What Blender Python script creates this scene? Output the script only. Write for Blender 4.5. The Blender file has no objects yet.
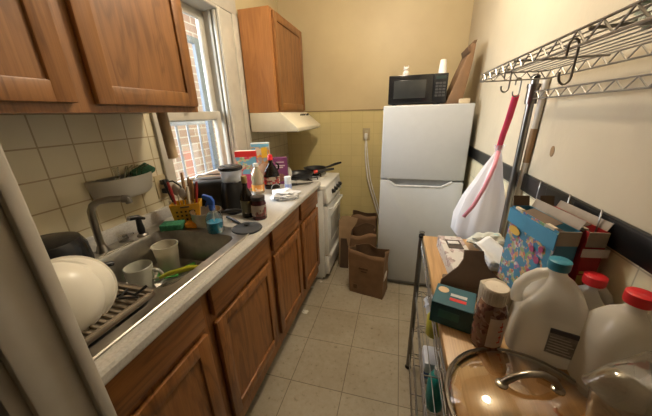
import bpy, bmesh, math, random
from mathutils import Vector, Matrix, Euler, noise
random.seed(4)
PI = math.pi
scn = bpy.context.scene
C = scn.collection
H = 1.40

# ------------------------------------------------------------------ materials
MATS = {}
def _nodes(name):
    m = bpy.data.materials.new(name); m.use_nodes = True
    nt = m.node_tree; b = nt.nodes['Principled BSDF']
    return m, nt, b
def _coord(nt, scale=(1, 1, 1), rot=(0, 0, 0), loc=(0, 0, 0)):
    tc = nt.nodes.new('ShaderNodeTexCoord'); mp = nt.nodes.new('ShaderNodeMapping')
    mp.inputs['Scale'].default_value = scale; mp.inputs['Rotation'].default_value = rot
    mp.inputs['Location'].default_value = loc
    nt.links.new(tc.outputs['Object'], mp.inputs['Vector'])
    return mp.outputs['Vector']
def _ramp(nt, fac, stops):
    r = nt.nodes.new('ShaderNodeValToRGB')
    e = r.color_ramp.elements
    e[0].position, e[0].color = stops[0][0], (*stops[0][1], 1)
    e[1].position, e[1].color = stops[-1][0], (*stops[-1][1], 1)
    for p, c in stops[1:-1]:
        k = e.new(p); k.color = (*c, 1)
    nt.links.new(fac, r.inputs['Fac'])
    return r.outputs['Color']
def _bump(nt, b, h, strength, dist=.01):
    bp = nt.nodes.new('ShaderNodeBump'); bp.inputs['Strength'].default_value = strength
    bp.inputs['Distance'].default_value = dist
    nt.links.new(h, bp.inputs['Height']); nt.links.new(bp.outputs['Normal'], b.inputs['Normal'])
def M(name, col, rough=.5, metal=0, var=.12, scale=18, bump=0, trans=0, ior=1.45, emit=0, coat=0):
    """plain material with a little noise in its colour"""
    if name in MATS: return MATS[name]
    m, nt, b = _nodes(name)
    v = _coord(nt)
    n = nt.nodes.new('ShaderNodeTexNoise'); n.inputs['Scale'].default_value = scale; n.inputs['Detail'].default_value = 4
    nt.links.new(v, n.inputs['Vector'])
    lo = tuple(c * (1 - var) for c in col); hi = tuple(min(1, c * (1 + var)) for c in col)
    c = _ramp(nt, n.outputs['Fac'], [(.3, lo), (.7, hi)])
    nt.links.new(c, b.inputs['Base Color'])
    b.inputs['Roughness'].default_value = rough; b.inputs['Metallic'].default_value = metal
    b.inputs['Transmission Weight'].default_value = trans; b.inputs['IOR'].default_value = ior
    b.inputs['Coat Weight'].default_value = coat
    if bump: _bump(nt, b, n.outputs['Fac'], bump)
    if emit:
        b.inputs['Emission Color'].default_value = (*col, 1); b.inputs['Emission Strength'].default_value = emit
    MATS[name] = m
    return m
def clear(name, col, fac=.25, rough=.08, milk=None, milkfac=.3):
    """thin see-through plastic or glass: transparent + gloss (+ milky diffuse)"""
    if name in MATS: return MATS[name]
    m = bpy.data.materials.new(name); m.use_nodes = True; nt = m.node_tree
    nt.nodes.remove(nt.nodes['Principled BSDF'])
    out = nt.nodes['Material Output']
    t = nt.nodes.new('ShaderNodeBsdfTransparent'); t.inputs['Color'].default_value = (*col, 1)
    g = nt.nodes.new('ShaderNodeBsdfGlossy'); g.inputs['Roughness'].default_value = rough
    lw = nt.nodes.new('ShaderNodeLayerWeight'); lw.inputs['Blend'].default_value = fac
    mx = nt.nodes.new('ShaderNodeMixShader')
    nt.links.new(lw.outputs['Facing'], mx.inputs['Fac'])
    nt.links.new(t.outputs[0], mx.inputs[1]); nt.links.new(g.outputs[0], mx.inputs[2])
    last = mx
    if milk:
        d = nt.nodes.new('ShaderNodeBsdfDiffuse'); d.inputs['Color'].default_value = (*milk, 1)
        tl = nt.nodes.new('ShaderNodeBsdfTranslucent'); tl.inputs['Color'].default_value = (*milk, 1)
        m0 = nt.nodes.new('ShaderNodeMixShader'); m0.inputs['Fac'].default_value = .45
        nt.links.new(d.outputs[0], m0.inputs[1]); nt.links.new(tl.outputs[0], m0.inputs[2])
        m2 = nt.nodes.new('ShaderNodeMixShader'); m2.inputs['Fac'].default_value = milkfac
        nt.links.new(mx.outputs[0], m2.inputs[1]); nt.links.new(m0.outputs[0], m2.inputs[2])
        last = m2
    nt.links.new(last.outputs[0], out.inputs['Surface'])
    MATS[name] = m
    return m
def wood(name, dark, mid, light, grain='z', rough=.42, scale=1.0):
    if name in MATS: return MATS[name]
    m, nt, b = _nodes(name)
    s = {'x': (1.4, 9, 9), 'y': (9, 1.4, 9), 'z': (9, 9, 1.4)}[grain]
    v = _coord(nt, tuple(k * scale for k in s))
    n = nt.nodes.new('ShaderNodeTexNoise'); n.inputs['Scale'].default_value = 1.3; n.inputs['Detail'].default_value = 3
    n.inputs['Distortion'].default_value = 1.2
    nt.links.new(v, n.inputs['Vector'])
    mul = nt.nodes.new('ShaderNodeMath'); mul.operation = 'MULTIPLY'; mul.inputs[1].default_value = 7
    fr = nt.nodes.new('ShaderNodeMath'); fr.operation = 'PINGPONG'; fr.inputs[1].default_value = 1
    nt.links.new(n.outputs['Fac'], mul.inputs[0]); nt.links.new(mul.outputs[0], fr.inputs[0])
    c1 = _ramp(nt, fr.outputs[0], [(0, dark), (.35, mid), (1, light)])
    s2 = {'x': (3, 220, 220), 'y': (220, 3, 220), 'z': (220, 220, 3)}[grain]
    v2 = _coord(nt, s2)
    n2 = nt.nodes.new('ShaderNodeTexNoise'); n2.inputs['Scale'].default_value = 1; nt.links.new(v2, n2.inputs['Vector'])
    c2 = _ramp(nt, n2.outputs['Fac'], [(.35, (.8, .77, .74)), (.6, (1, 1, 1))])
    mx = nt.nodes.new('ShaderNodeMix'); mx.data_type = 'RGBA'; mx.blend_type = 'MULTIPLY'; mx.inputs['Factor'].default_value = .8
    nt.links.new(c1, mx.inputs[6]); nt.links.new(c2, mx.inputs[7])
    nt.links.new(mx.outputs[2], b.inputs['Base Color'])
    b.inputs['Roughness'].default_value = rough
    MATS[name] = m
    return m
def tiled(name, uaxis, u0, z0, size, tile, grout, zsplit, paint, paint2=None, wear=.12, mortar=.0028):
    """wall: square ceramic tile below zsplit, painted plaster above"""
    m, nt, b = _nodes(name)
    tc = nt.nodes.new('ShaderNodeTexCoord'); sp = nt.nodes.new('ShaderNodeSeparateXYZ')
    nt.links.new(tc.outputs['Object'], sp.inputs[0])
    def sub(o, k):
        a = nt.nodes.new('ShaderNodeMath'); a.operation = 'SUBTRACT'; a.inputs[1].default_value = k
        nt.links.new(o, a.inputs[0]); return a.outputs[0]
    cb = nt.nodes.new('ShaderNodeCombineXYZ')
    nt.links.new(sub(sp.outputs[uaxis], u0 - 50 * size), cb.inputs[0])
    nt.links.new(sub(sp.outputs[2], z0 - 50 * size), cb.inputs[1])
    br = nt.nodes.new('ShaderNodeTexBrick'); br.offset = 0; br.squash = 1
    br.inputs['Scale'].default_value = 1; br.inputs['Brick Width'].default_value = size; br.inputs['Row Height'].default_value = size
    br.inputs['Mortar Size'].default_value = mortar; br.inputs['Mortar Smooth'].default_value = .2; br.inputs['Bias'].default_value = 0
    br.inputs['Color1'].default_value = (*tile, 1); br.inputs['Color2'].default_value = (*[c * (1 - wear * .6) for c in tile], 1)
    br.inputs['Mortar'].default_value = (*grout, 1)
    nt.links.new(cb.outputs[0], br.inputs['Vector'])
    n = nt.nodes.new('ShaderNodeTexNoise'); n.inputs['Scale'].default_value = 3.5; n.inputs['Detail'].default_value = 6
    nt.links.new(tc.outputs['Object'], n.inputs['Vector'])
    pc = _ramp(nt, n.outputs['Fac'], [(.3, paint2 or tuple(c * .93 for c in paint)), (.68, paint)])
    n3 = nt.nodes.new('ShaderNodeTexNoise'); n3.inputs['Scale'].default_value = 5; nt.links.new(tc.outputs['Object'], n3.inputs['Vector'])
    wc = _ramp(nt, n3.outputs['Fac'], [(.3, (1 - wear,) * 3), (.6, (1, 1, 1))])
    mu = nt.nodes.new('ShaderNodeMix'); mu.data_type = 'RGBA'; mu.blend_type = 'MULTIPLY'; mu.inputs['Factor'].default_value = 1
    nt.links.new(br.outputs['Color'], mu.inputs[6]); nt.links.new(wc, mu.inputs[7])
    gt = nt.nodes.new('ShaderNodeMath'); gt.operation = 'GREATER_THAN'; gt.inputs[1].default_value = zsplit
    nt.links.new(sp.outputs[2], gt.inputs[0])
    mx = nt.nodes.new('ShaderNodeMix'); mx.data_type = 'RGBA'
    nt.links.new(gt.outputs[0], mx.inputs['Factor']); nt.links.new(mu.outputs[2], mx.inputs[6]); nt.links.new(pc, mx.inputs[7])
    nt.links.new(mx.outputs[2], b.inputs['Base Color'])
    ro = nt.nodes.new('ShaderNodeMapRange'); ro.inputs[3].default_value = .28; ro.inputs[4].default_value = .5
    nt.links.new(gt.outputs[0], ro.inputs[0]); nt.links.new(ro.outputs[0], b.inputs['Roughness'])
    inv = nt.nodes.new('ShaderNodeMath'); inv.operation = 'MULTIPLY_ADD'; inv.inputs[1].default_value = -1; inv.inputs[2].default_value = 1
    nt.links.new(br.outputs['Fac'], inv.inputs[0])
    hm = nt.nodes.new('ShaderNodeMix'); hm.data_type = 'FLOAT'
    nt.links.new(gt.outputs[0], hm.inputs['Factor']); nt.links.new(inv.outputs[0], hm.inputs[2])
    n5 = nt.nodes.new('ShaderNodeTexNoise'); n5.inputs['Scale'].default_value = 26; nt.links.new(tc.outputs['Object'], n5.inputs['Vector'])
    nt.links.new(n5.outputs['Fac'], hm.inputs[3])
    _bump(nt, b, hm.outputs[0], .25, .004)
    MATS[name] = m
    return m
def confetti(name, base, cols, scale=60, amount=.5, rough=.45):
    """printed card: a plain ground with small patches of print"""
    if name in MATS: return MATS[name]
    m, nt, b = _nodes(name)
    v = _coord(nt)
    vo = nt.nodes.new('ShaderNodeTexVoronoi'); vo.inputs['Scale'].default_value = scale
    nt.links.new(v, vo.inputs['Vector'])
    sp = nt.nodes.new('ShaderNodeSeparateColor'); nt.links.new(vo.outputs['Color'], sp.inputs[0])
    stops = [(i / max(1, len(cols) - 1), c) for i, c in enumerate(cols)]
    c = _ramp(nt, sp.outputs[0], stops)
    n = nt.nodes.new('ShaderNodeTexNoise'); n.inputs['Scale'].default_value = scale * .28; n.inputs['Detail'].default_value = 2
    nt.links.new(v, n.inputs['Vector'])
    th = nt.nodes.new('ShaderNodeMath'); th.operation = 'GREATER_THAN'; th.inputs[1].default_value = 1 - amount
    nt.links.new(n.outputs['Fac'], th.inputs[0])
    mx = nt.nodes.new('ShaderNodeMix'); mx.data_type = 'RGBA'; mx.inputs[6].default_value = (*base, 1)
    nt.links.new(th.outputs[0], mx.inputs['Factor']); nt.links.new(c, mx.inputs[7])
    nt.links.new(mx.outputs[2], b.inputs['Base Color']); b.inputs['Roughness'].default_value = rough
    MATS[name] = m
    return m

OAK_D, OAK_M, OAK_L = (.17, .070, .019), (.235, .099, .028), (.265, .115, .034)
oak_v = wood('oak_vertical', OAK_D, OAK_M, OAK_L, 'z')
oak_h = wood('oak_horizontal', OAK_D, OAK_M, OAK_L, 'y')
oakb_v = wood('oak_base_vertical', (.18, .07, .019), (.265, .106, .029), (.305, .126, .036), 'z')
oakb_h = wood('oak_base_horizontal', (.18, .07, .019), (.265, .106, .029), (.305, .126, .036), 'y')
oak_lit_v = wood('oak_side_lit', (.36, .15, .05), (.40, .175, .056), (.44, .195, .065), 'z')  # lighter oak: light falling on the hood cabinet's side, put into the colour
butcher = wood('butcher_block', (.33, .185, .07), (.42, .245, .1), (.47, .29, .13), 'y', .4, .6)
steel = M('brushed_steel', (.5, .48, .45), .32, 1, .1, 40)
steel_d = M('dull_sink_steel', (.42, .40, .37), .3, 1, .14, 30)
chrome = M('chrome_wire', (.30, .285, .265), .42, 1, .06)
chrome_d = M('dark_chrome', (.2, .18, .16), .3, 1, .06)
nickel = M('brushed_nickel', (.42, .39, .34), .3, 1, .06)
black = M('black_plastic', (.012, .012, .013), .35, 0, .2)
black_m = M('black_matte', (.02, .02, .022), .6, 0, .2)
nonstick = M('nonstick_coating', (.018, .018, .02), .3, 0, .2)
white_e = M('white_enamel', (.72, .72, .7), .3, 0, .03)
fridge_w = M('fridge_white', (.47, .485, .50), .38, 0, .02)
gasket = M('grey_gasket', (.25, .25, .25), .6)
almond = M('almond_enamel', (.72, .68, .55), .35, 0, .04)
winpaint = M('old_white_paint', (.48, .45, .385), .45, 0, .08, 12, .1)
doorpaint = M('grey_white_door_paint', (.50, .465, .41), .5, 0, .1, 9, .25)
hallpaint = M('hall_paint', (.3, .27, .22), .7)
white_p = M('white_plastic', (.7, .7, .68), .4, 0, .04)
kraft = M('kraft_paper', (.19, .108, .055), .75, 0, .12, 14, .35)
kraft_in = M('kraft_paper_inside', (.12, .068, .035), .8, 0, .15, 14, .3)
card = M('corrugated_card', (.36, .24, .135), .75, 0, .12, 14, .2)
card_in = M('grey_board', (.28, .23, .18), .8, 0, .12, 20, .1)
dkcard = M('dark_brown_card', (.085, .05, .03), .7, 0, .15)

# ------------------------------------------------------------------ mesh builder
class B:
    def __init__(s): s.bm = bmesh.new()
    def _xf(s, vs, mat):
        if mat is not None: bmesh.ops.transform(s.bm, matrix=mat, verts=vs)
    def box(s, x0, x1, y0, y1, z0, z1, bev=0, seg=2, mat=None):
        bm2 = bmesh.new()
        bmesh.ops.create_cube(bm2, size=1)
        for v in bm2.verts:
            v.co = Vector(((x0 + x1) / 2 + v.co.x * (x1 - x0), (y0 + y1) / 2 + v.co.y * (y1 - y0), (z0 + z1) / 2 + v.co.z * (z1 - z0)))
        if bev: bmesh.ops.bevel(bm2, geom=bm2.edges[:], offset=bev, segments=seg, profile=.5, affect='EDGES')
        return s._merge(bm2, mat)
    def _merge(s, bm2, mat=None):
        mp = {}
        new = []
        for v in bm2.verts:
            n = s.bm.verts.new(mat @ v.co if mat is not None else v.co); mp[v] = n; new.append(n)
        for f in bm2.faces:
            try: s.bm.faces.new([mp[v] for v in f.verts])
            except ValueError: pass
        bm2.free()
        return new
    def prism(s, poly, axis, t0, t1, bev=0, mat=None):
        """poly: 2D outline in the two other axes (x->(y,z), y->(x,z), z->(x,y)), extruded t0..t1"""
        bm2 = bmesh.new()
        def P(a, b, t): return {'x': (t, a, b), 'y': (a, t, b), 'z': (a, b, t)}[axis]
        v0 = [bm2.verts.new(P(a, b, t0)) for a, b in poly]; v1 = [bm2.verts.new(P(a, b, t1)) for a, b in poly]
        n = len(poly)
        bm2.faces.new(v0); bm2.faces.new(v1[::-1])
        for i in range(n): bm2.faces.new([v0[i], v1[i], v1[(i + 1) % n], v0[(i + 1) % n]])
        bmesh.ops.recalc_face_normals(bm2, faces=bm2.faces[:])
        if bev: bmesh.ops.bevel(bm2, geom=bm2.edges[:], offset=bev, segments=2, profile=.5, affect='EDGES')
        return s._merge(bm2, mat)
    def tube(s, pts, r, n=8, closed=False):
        pts = [Vector(p) for p in pts]
        rs = r if isinstance(r, (list, tuple)) else [r] * len(pts)
        rings = []; up = None; N = len(pts)
        for i, p in enumerate(pts):
            if closed: d = pts[(i + 1) % N] - pts[i - 1]
            else: d = pts[min(i + 1, N - 1)] - pts[max(i - 1, 0)]
            d.normalize()
            if up is None:
                up = Vector((0, 0, 1)) if abs(d.z) < .9 else Vector((1, 0, 0))
            up = (up - d * up.dot(d)); up.normalize()
            q = d.cross(up)
            rings.append([s.bm.verts.new(p + (up * math.cos(2 * PI * k / n) + q * math.sin(2 * PI * k / n)) * rs[i]) for k in range(n)])
        M_ = N if closed else N - 1
        for i in range(M_):
            a, b = rings[i], rings[(i + 1) % N]
            for k in range(n): s.bm.faces.new([a[k], a[(k + 1) % n], b[(k + 1) % n], b[k]])
        if not closed:
            s.bm.faces.new(rings[0][::-1]); s.bm.faces.new(rings[-1])
    def cyl(s, p0, p1, r, r1=None, n=20):
        s.tube([p0, p1], [r, r1 if r1 is not None else r], n)
    def lathe(s, prof, n=28, mat=None, capb=True, capt=False):
        """prof: (radius, z) from bottom up"""
        rings = []; new = []
        for r, z in prof:
            ring = [s.bm.verts.new((r * math.cos(2 * PI * k / n), r * math.sin(2 * PI * k / n), z)) for k in range(n)]
            rings.append(ring); new += ring
        for a, b in zip(rings, rings[1:]):
            for k in range(n): s.bm.faces.new([a[k], a[(k + 1) % n], b[(k + 1) % n], b[k]])
        if capb: s.bm.faces.new(rings[0][::-1])
        if capt: s.bm.faces.new(rings[-1])
        s._xf(new, mat); return new
    def loft(s, rings, capb=True, capt=True, mat=None):
        """rings of equal length lists of 3D points"""
        R = [[s.bm.verts.new(p) for p in r] for r in rings]; n = len(R[0])
        for a, b in zip(R, R[1:]):
            for k in range(n): s.bm.faces.new([a[k], a[(k + 1) % n], b[(k + 1) % n], b[k]])
        if capb: s.bm.faces.new(R[0][::-1])
        if capt: s.bm.faces.new(R[-1])
        s._xf([v for r in R for v in r], mat)
    def quad(s, pts):
        s.bm.faces.new([s.bm.verts.new(p) for p in pts])
    def grid(s, f, nu, nv):
        V = [[s.bm.verts.new(f(i / nu, j / nv)) for j in range(nv + 1)] for i in range(nu + 1)]
        for i in range(nu):
            for j in range(nv): s.bm.faces.new([V[i][j], V[i + 1][j], V[i + 1][j + 1], V[i][j + 1]])
    def blob(s, c, r, amp=.2, freq=3, sub=3, seed=0, floor=None):
        bm2 = bmesh.new(); bmesh.ops.create_icosphere(bm2, subdivisions=sub, radius=1)
        for v in bm2.verts:
            d = v.co.normalized()
            k = 1 + amp * noise.turbulence(d * freq + Vector((seed * 7.1, seed * 3.3, 1)), 3, False) * 1.4 - amp * .6
            v.co = Vector((c[0] + d.x * r[0] * k, c[1] + d.y * r[1] * k, c[2] + d.z * r[2] * k))
            if floor is not None and v.co.z < floor: v.co.z = floor
        s._merge(bm2)
    def done(s, name, mat, parent=None, smooth=True, solid=0, sub=0, ang=40):
        me = bpy.data.meshes.new(name)
        bmesh.ops.recalc_face_normals(s.bm, faces=s.bm.faces[:])
        s.bm.to_mesh(me); s.bm.free()
        o = bpy.data.objects.new(name, me); C.objects.link(o)
        if mat: me.materials.append(mat)
        if smooth:
            me.polygons.foreach_set('use_smooth', [True] * len(me.polygons))
            me.set_sharp_from_angle(angle=math.radians(ang))
        if solid:
            md = o.modifiers.new('thickness', 'SOLIDIFY'); md.thickness = solid; md.offset = 0
        if sub:
            md = o.modifiers.new('smooth', 'SUBSURF'); md.levels = sub; md.render_levels = sub
        if parent: o.parent = parent
        return o

def tag(o, label, cat, group=None, kind=None):
    o['label'] = label
    if cat: o['category'] = cat
    if group: o['group'] = group
    if kind: o['kind'] = kind
    return o
def thing(name, label, cat, loc=(0, 0, 0), rz=0, group=None):
    o = bpy.data.objects.new(name, None); C.objects.link(o); o.empty_display_size = .05
    o.location = loc; o.rotation_euler = (0, 0, rz)
    return tag(o, label, cat, group)
def struct(o, label=None):
    o['kind'] = 'structure'
    if label: o['label'] = label
    return o
def copy_tree(o, parent=None):
    c = o.copy(); C.objects.link(c)
    if parent: c.parent = parent
    for ch in [k for k in bpy.data.objects if k.parent == o]: copy_tree(ch, c)
    return c
def arc(c, r, a0, a1, n, plane='xz'):
    out = []
    for i in range(n + 1):
        a = a0 + (a1 - a0) * i / n
        u, v = r * math.cos(a), r * math.sin(a)
        out.append({'xz': (c[0] + u, c[1], c[2] + v), 'yz': (c[0], c[1] + u, c[2] + v), 'xy': (c[0] + u, c[1] + v, c[2])}[plane])
    return out
def rot_to(axis):
    return Vector((0, 0, 1)).rotation_difference(Vector(axis)).to_matrix().to_4x4()
T = Matrix.Translation

# ------------------------------------------------------------------ the room
XL, XR, YB, ZC = -1.15, .50, 2.70, 2.50
fl_m, nt, b = _nodes('vinyl_floor_tiles')
tc = nt.nodes.new('ShaderNodeTexCoord'); mp = nt.nodes.new('ShaderNodeMapping')
mp.inputs['Location'].default_value = (.498 + 29 * .29, -.975 + 30 * .303, 0); nt.links.new(tc.outputs['Object'], mp.inputs[0])
br = nt.nodes.new('ShaderNodeTexBrick'); br.offset = 0; br.inputs['Scale'].default_value = 1
br.inputs['Brick Width'].default_value = .29; br.inputs['Row Height'].default_value = .303
br.inputs['Mortar Size'].default_value = .0022; br.inputs['Mortar Smooth'].default_value = .4
br.inputs['Color1'].default_value = (.385, .345, .275, 1); br.inputs['Color2'].default_value = (.36, .32, .255, 1); br.inputs['Mortar'].default_value = (.14, .11, .075, 1)
nt.links.new(mp.outputs[0], br.inputs['Vector'])
n1 = nt.nodes.new('ShaderNodeTexNoise'); n1.inputs['Scale'].default_value = 38; n1.inputs['Detail'].default_value = 5; n1.inputs['Roughness'].default_value = .7
nt.links.new(tc.outputs['Object'], n1.inputs['Vector'])
sp1 = _ramp(nt, n1.outputs['Fac'], [(.29, (.45, .4, .34)), (.4, (.92, .9, .86)), (.62, (1, 1, 1)), (.75, (1.12, 1.12, 1.12))])
n2 = nt.nodes.new('ShaderNodeTexNoise'); n2.inputs['Scale'].default_value = 3; n2.inputs['Detail'].default_value = 5
nt.links.new(tc.outputs['Object'], n2.inputs['Vector'])
sp2 = _ramp(nt, n2.outputs['Fac'], [(.3, (.78, .75, .7)), (.65, (1, 1, 1))])
ma = nt.nodes.new('ShaderNodeMix'); ma.data_type = 'RGBA'; ma.blend_type = 'MULTIPLY'; ma.inputs['Factor'].default_value = 1
mb = nt.nodes.new('ShaderNodeMix'); mb.data_type = 'RGBA'; mb.blend_type = 'MULTIPLY'; mb.inputs['Factor'].default_value = 1
nt.links.new(br.outputs['Color'], ma.inputs[6]); nt.links.new(sp1, ma.inputs[7])
nt.links.new(ma.outputs[2], mb.inputs[6]); nt.links.new(sp2, mb.inputs[7]); nt.links.new(mb.outputs[2], b.inputs['Base Color'])
b.inputs['Roughness'].default_value = .42
k = B(); k.box(-1.4, .8, -1.4, 2.9, -.1, 0); struct(k.done('floor', fl_m, smooth=False), 'beige speckled vinyl tile floor')
ceil_m = M('ceiling_paint', (.6, .52, .36), .8)
k = B(); k.box(-1.4, .8, -1.4, 2.9, ZC, ZC + .1); struct(k.done('ceiling', ceil_m, smooth=False))

WY0, WY1, WZ0, WZ1 = 1.125, 1.738, .985, 2.05     # window opening
left_m = tiled('left_wall_tile_and_paint', 1, .6125, 1.318, .105, (.60, .535, .375), (.33, .26, .155), 1.424, (.55, .46, .27))
k = B(); x0 = XL - .16
k.box(x0, XL, .1, WY0, 0, ZC); k.box(x0, XL, WY1, 2.9, 0, ZC); k.box(x0, XL, WY0, WY1, 0, WZ0); k.box(x0, XL, WY0, WY1, WZ1, ZC)
struct(k.done('wall_left', left_m, smooth=False), 'left wall of cream square tiles with yellowish paint above')
back_m = tiled('back_wall_tile_and_paint', 0, -.134, 1.42, .108, (.66, .555, .275), (.56, .46, .22), 1.424, (.55, .45, .265), (.50, .40, .235), .06, .002)
k = B(); k.box(-1.4, .8, YB, 2.9, 0, ZC); wb = struct(k.done('wall_back', back_m, smooth=False), 'back wall with yellow square tiles below tan paint')
right_m = tiled('right_wall_tile_and_paint', 1, .3, 1.08, .108, (.68, .6, .4), (.42, .36, .24), 1.10, (.53, .455, .33), (.48, .41, .295), .06, .002)
k = B(); k.box(XR, .8, -.1, 2.9, 0, ZC); wr = struct(k.done('wall_right', right_m, smooth=False), 'right wall of cream tile below a black rail, tan paint above')
k = B(); k.lathe([(.012, 0), (.012, .0015)], 16, T((XR, 1.06, 1.262)) @ rot_to((-1, 0, 0)) @ Matrix.Diagonal((1.5, 1, 1, 1)), True, True)
k.done('paint_chip', M('brown_chip', (.25, .15, .07), .7), wr)
# thin dark cap line where tile meets paint on the back wall
k = B(); k.box(XL, XR, YB - .006, YB, 1.42, 1.429); struct(k.done('trim_1', M('tile_cap', (.3, .22, .11), .5), smooth=False), 'thin brown cap line on top of the back wall tiles')
# black glazed tile rail on the right wall
rail_m = tiled('black_rail_tile', 1, .1, 1.0, .152, (.006, .0055, .005), (.03, .027, .022), 9, (0, 0, 0), None, .3, .0015)
k = B(); k.box(XR - .012, XR, .0, YB, 1.09, 1.158, .004); struct(k.done('trim_2', rail_m), 'black glazed tile rail along the right wall')
# front wall with the doorway the picture is taken from
k = B(); k.box(-1.4, -.53, .15, .21, 0, ZC); k.box(.37, .8, .15, .21, 0, ZC); k.box(-.53, .37, .15, .21, 2.1, ZC)
struct(k.done('wall_front', hallpaint, smooth=False))
k = B(); k.box(-1.4, -1.3, -1.4, .13, 0, ZC); k.box(.8, .9, -1.4, .13, 0, ZC); k.box(-1.4, .9, -1.5, -1.4, 0, ZC)
struct(k.done('wall_hall', hallpaint, smooth=False))
door = bpy.data.objects.new('door_1', None); C.objects.link(door); struct(door, 'grey white painted door frame at the left edge of the picture')
k = B()
k.box(-.53, -.5, .147, .222, 0, 2.1, .003); k.box(.34, .37, .147, .222, 0, 2.1, .003); k.box(-.53, .37, .147, .222, 2.07, 2.1, .003)
k.done('door_jamb', doorpaint, door)
k = B()
k.box(-.515, -.489, .207, .2275, 0, 2.08, .004); k.box(.328, .345, .207, .228, 0, 2.08, .004); k.box(-.5, .34, .178, .222, 2.06, 2.075, .003)
k.done('door_stop', doorpaint, door)
k = B()
k.box(-.64, -.512, .128, .15, 0, 2.089, .004); k.box(.352, .48, .128, .15, 0, 2.089, .004); k.box(-.64, .48, .126, .15, 2.09, 2.2, .004)
k.done('door_casing', doorpaint, door)

# ------------------------------------------------------------------ window
win = bpy.data.objects.new('window_1', None); C.objects.link(win); struct(win, 'old white double-hung window over the counter')
k = B()
k.box(XL, XL + .018, 1.07, 1.13, .99, 2.044, .003)                       # casing near side
k.box(XL, XL + .018, 1.735, 1.861, .99, 2.044, .003); k.box(XL, XL + .026, 1.86, 1.925, .99, 2.044, .004)
k.box(XL, XL + .022, 1.06, 1.927, 2.045, 2.2, .003)
k.tube([(XL + .008, 1.728, .99), (XL + .008, 1.728, 2.044)], .014, 10)
k.tube([(XL + .008, 1.13, 2.04), (XL + .008, 1.715, 2.04)], .012, 10)
k.done('window_casing', winpaint, win)
k = B()
k.box(XL - .14, XL + .004, 1.731, 1.739, WZ0, WZ1); k.box(XL - .14, XL + .004, WY0 - .002, 1.14, WZ0, WZ1)
k.box(XL - .139, XL + .003, 1.1401, 1.7309, 2.03, WZ1 + .002); k.box(XL - .055, XL - .040, 1.712, 1.732, WZ0, 2.03); k.box(XL - .022, XL - .002, 1.708, 1.732, WZ0, 2.03, .004)
k.done('window_jamb', winpaint, win)
k = B(); k.box(XL - .2, XL + .045, 1.06, 1.80, .955, .99, .005); k.done('window_sill', winpaint, win)
def sash(x, z0, z1, y0, y1, name):
    q = B(); w = .045
    q.box(x - .014, x + .014, y0, y0 + w, z0, z1, .003); q.box(x - .014, x + .014, y1 - w, y1, z0, z1, .003)
    q.box(x - .013, x + .013, y0 + w - .004, y1 - w + .004, z0 + .001, z0 + .06, .003); q.box(x - .013, x + .013, y0 + w - .004, y1 - w + .004, z1 - .05, z1 - .001, .003)
    o = q.done(name, winpaint, win)
    q = B(); q.box(x - .002, x + .002, y0 + w - .005, y1 - w + .005, z0 + .055, z1 - .045)
    q.done('pane', clear('window_glass', (.97, .98, .98), .12, .02), o, False)
sash(XL - .075, .99, 1.435, 1.14, 1.70, 'lower_sash')
sash(XL - .118, 1.375, 2.03, 1.14, 1.732, 'upper_sash')
k = B(); k.box(XL - .06, XL - .03, 1.36, 1.40, 1.435, 1.446, .003); k.cyl((XL - .045, 1.38, 1.446), (XL - .045, 1.40, 1.458), .006, None, 8); k.done('sash_lock', nickel, win)
# security grille outside the window
g = thing('window_grille', 'blue grey steel security grille outside the window', 'window grille', (XL - .27, 1.5, .95))
gm = M('grille_grey', (.13, .155, .2), .6, 0); gw = M('grille_light', (.3, .31, .33), .5, 0)
k = B(); k.box(-.012, .012, .305, .355, -.1, .93); k.box(-.013, .013, -.5, .36, .93, .97); k.box(-.012, .012, -.5, -.44, -.1, .93); k.done('frame', gm, g)
k = B(); k.box(-.01, .01, -.45, .28, .40, .43); k.done('cross_rail', gw, g)
for yy in (-.33, -.22, -.11, 0, .10, .21):
    k = B(); k.cyl((0, yy, -.1), (0, yy, .415), .008, None, 8); k.done('bar', gw, g)
# neighbouring brick wall
bm_, nt, b = _nodes('neighbour_brick')
tc = nt.nodes.new('ShaderNodeTexCoord'); sp = nt.nodes.new('ShaderNodeSeparateXYZ'); cb = nt.nodes.new('ShaderNodeCombineXYZ')
nt.links.new(tc.outputs['Object'], sp.inputs[0]); nt.links.new(sp.outputs[1], cb.inputs[0]); nt.links.new(sp.outputs[2], cb.inputs[1])
br = nt.nodes.new('ShaderNodeTexBrick'); br.inputs['Scale'].default_value = 1; br.inputs['Brick Width'].default_value = .21; br.inputs['Row Height'].default_value = .072
br.inputs['Mortar Size'].default_value = .006; br.inputs['Color1'].default_value = (.5, .34, .28, 1); br.inputs['Color2'].default_value = (.6, .46, .40, 1); br.inputs['Mortar'].default_value = (.75, .7, .64, 1)
nt.links.new(cb.outputs[0], br.inputs['Vector']); nt.links.new(br.outputs['Color'], b.inputs['Base Color']); b.inputs['Roughness'].default_value = .9
k = B(); k.box(-3.2, -1.97, 1.93, 5.5, -1.5, 3.4); struct(k.done('wall_outside', bm_, smooth=False), 'red brick wall of the neighbouring building outside the window')

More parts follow.
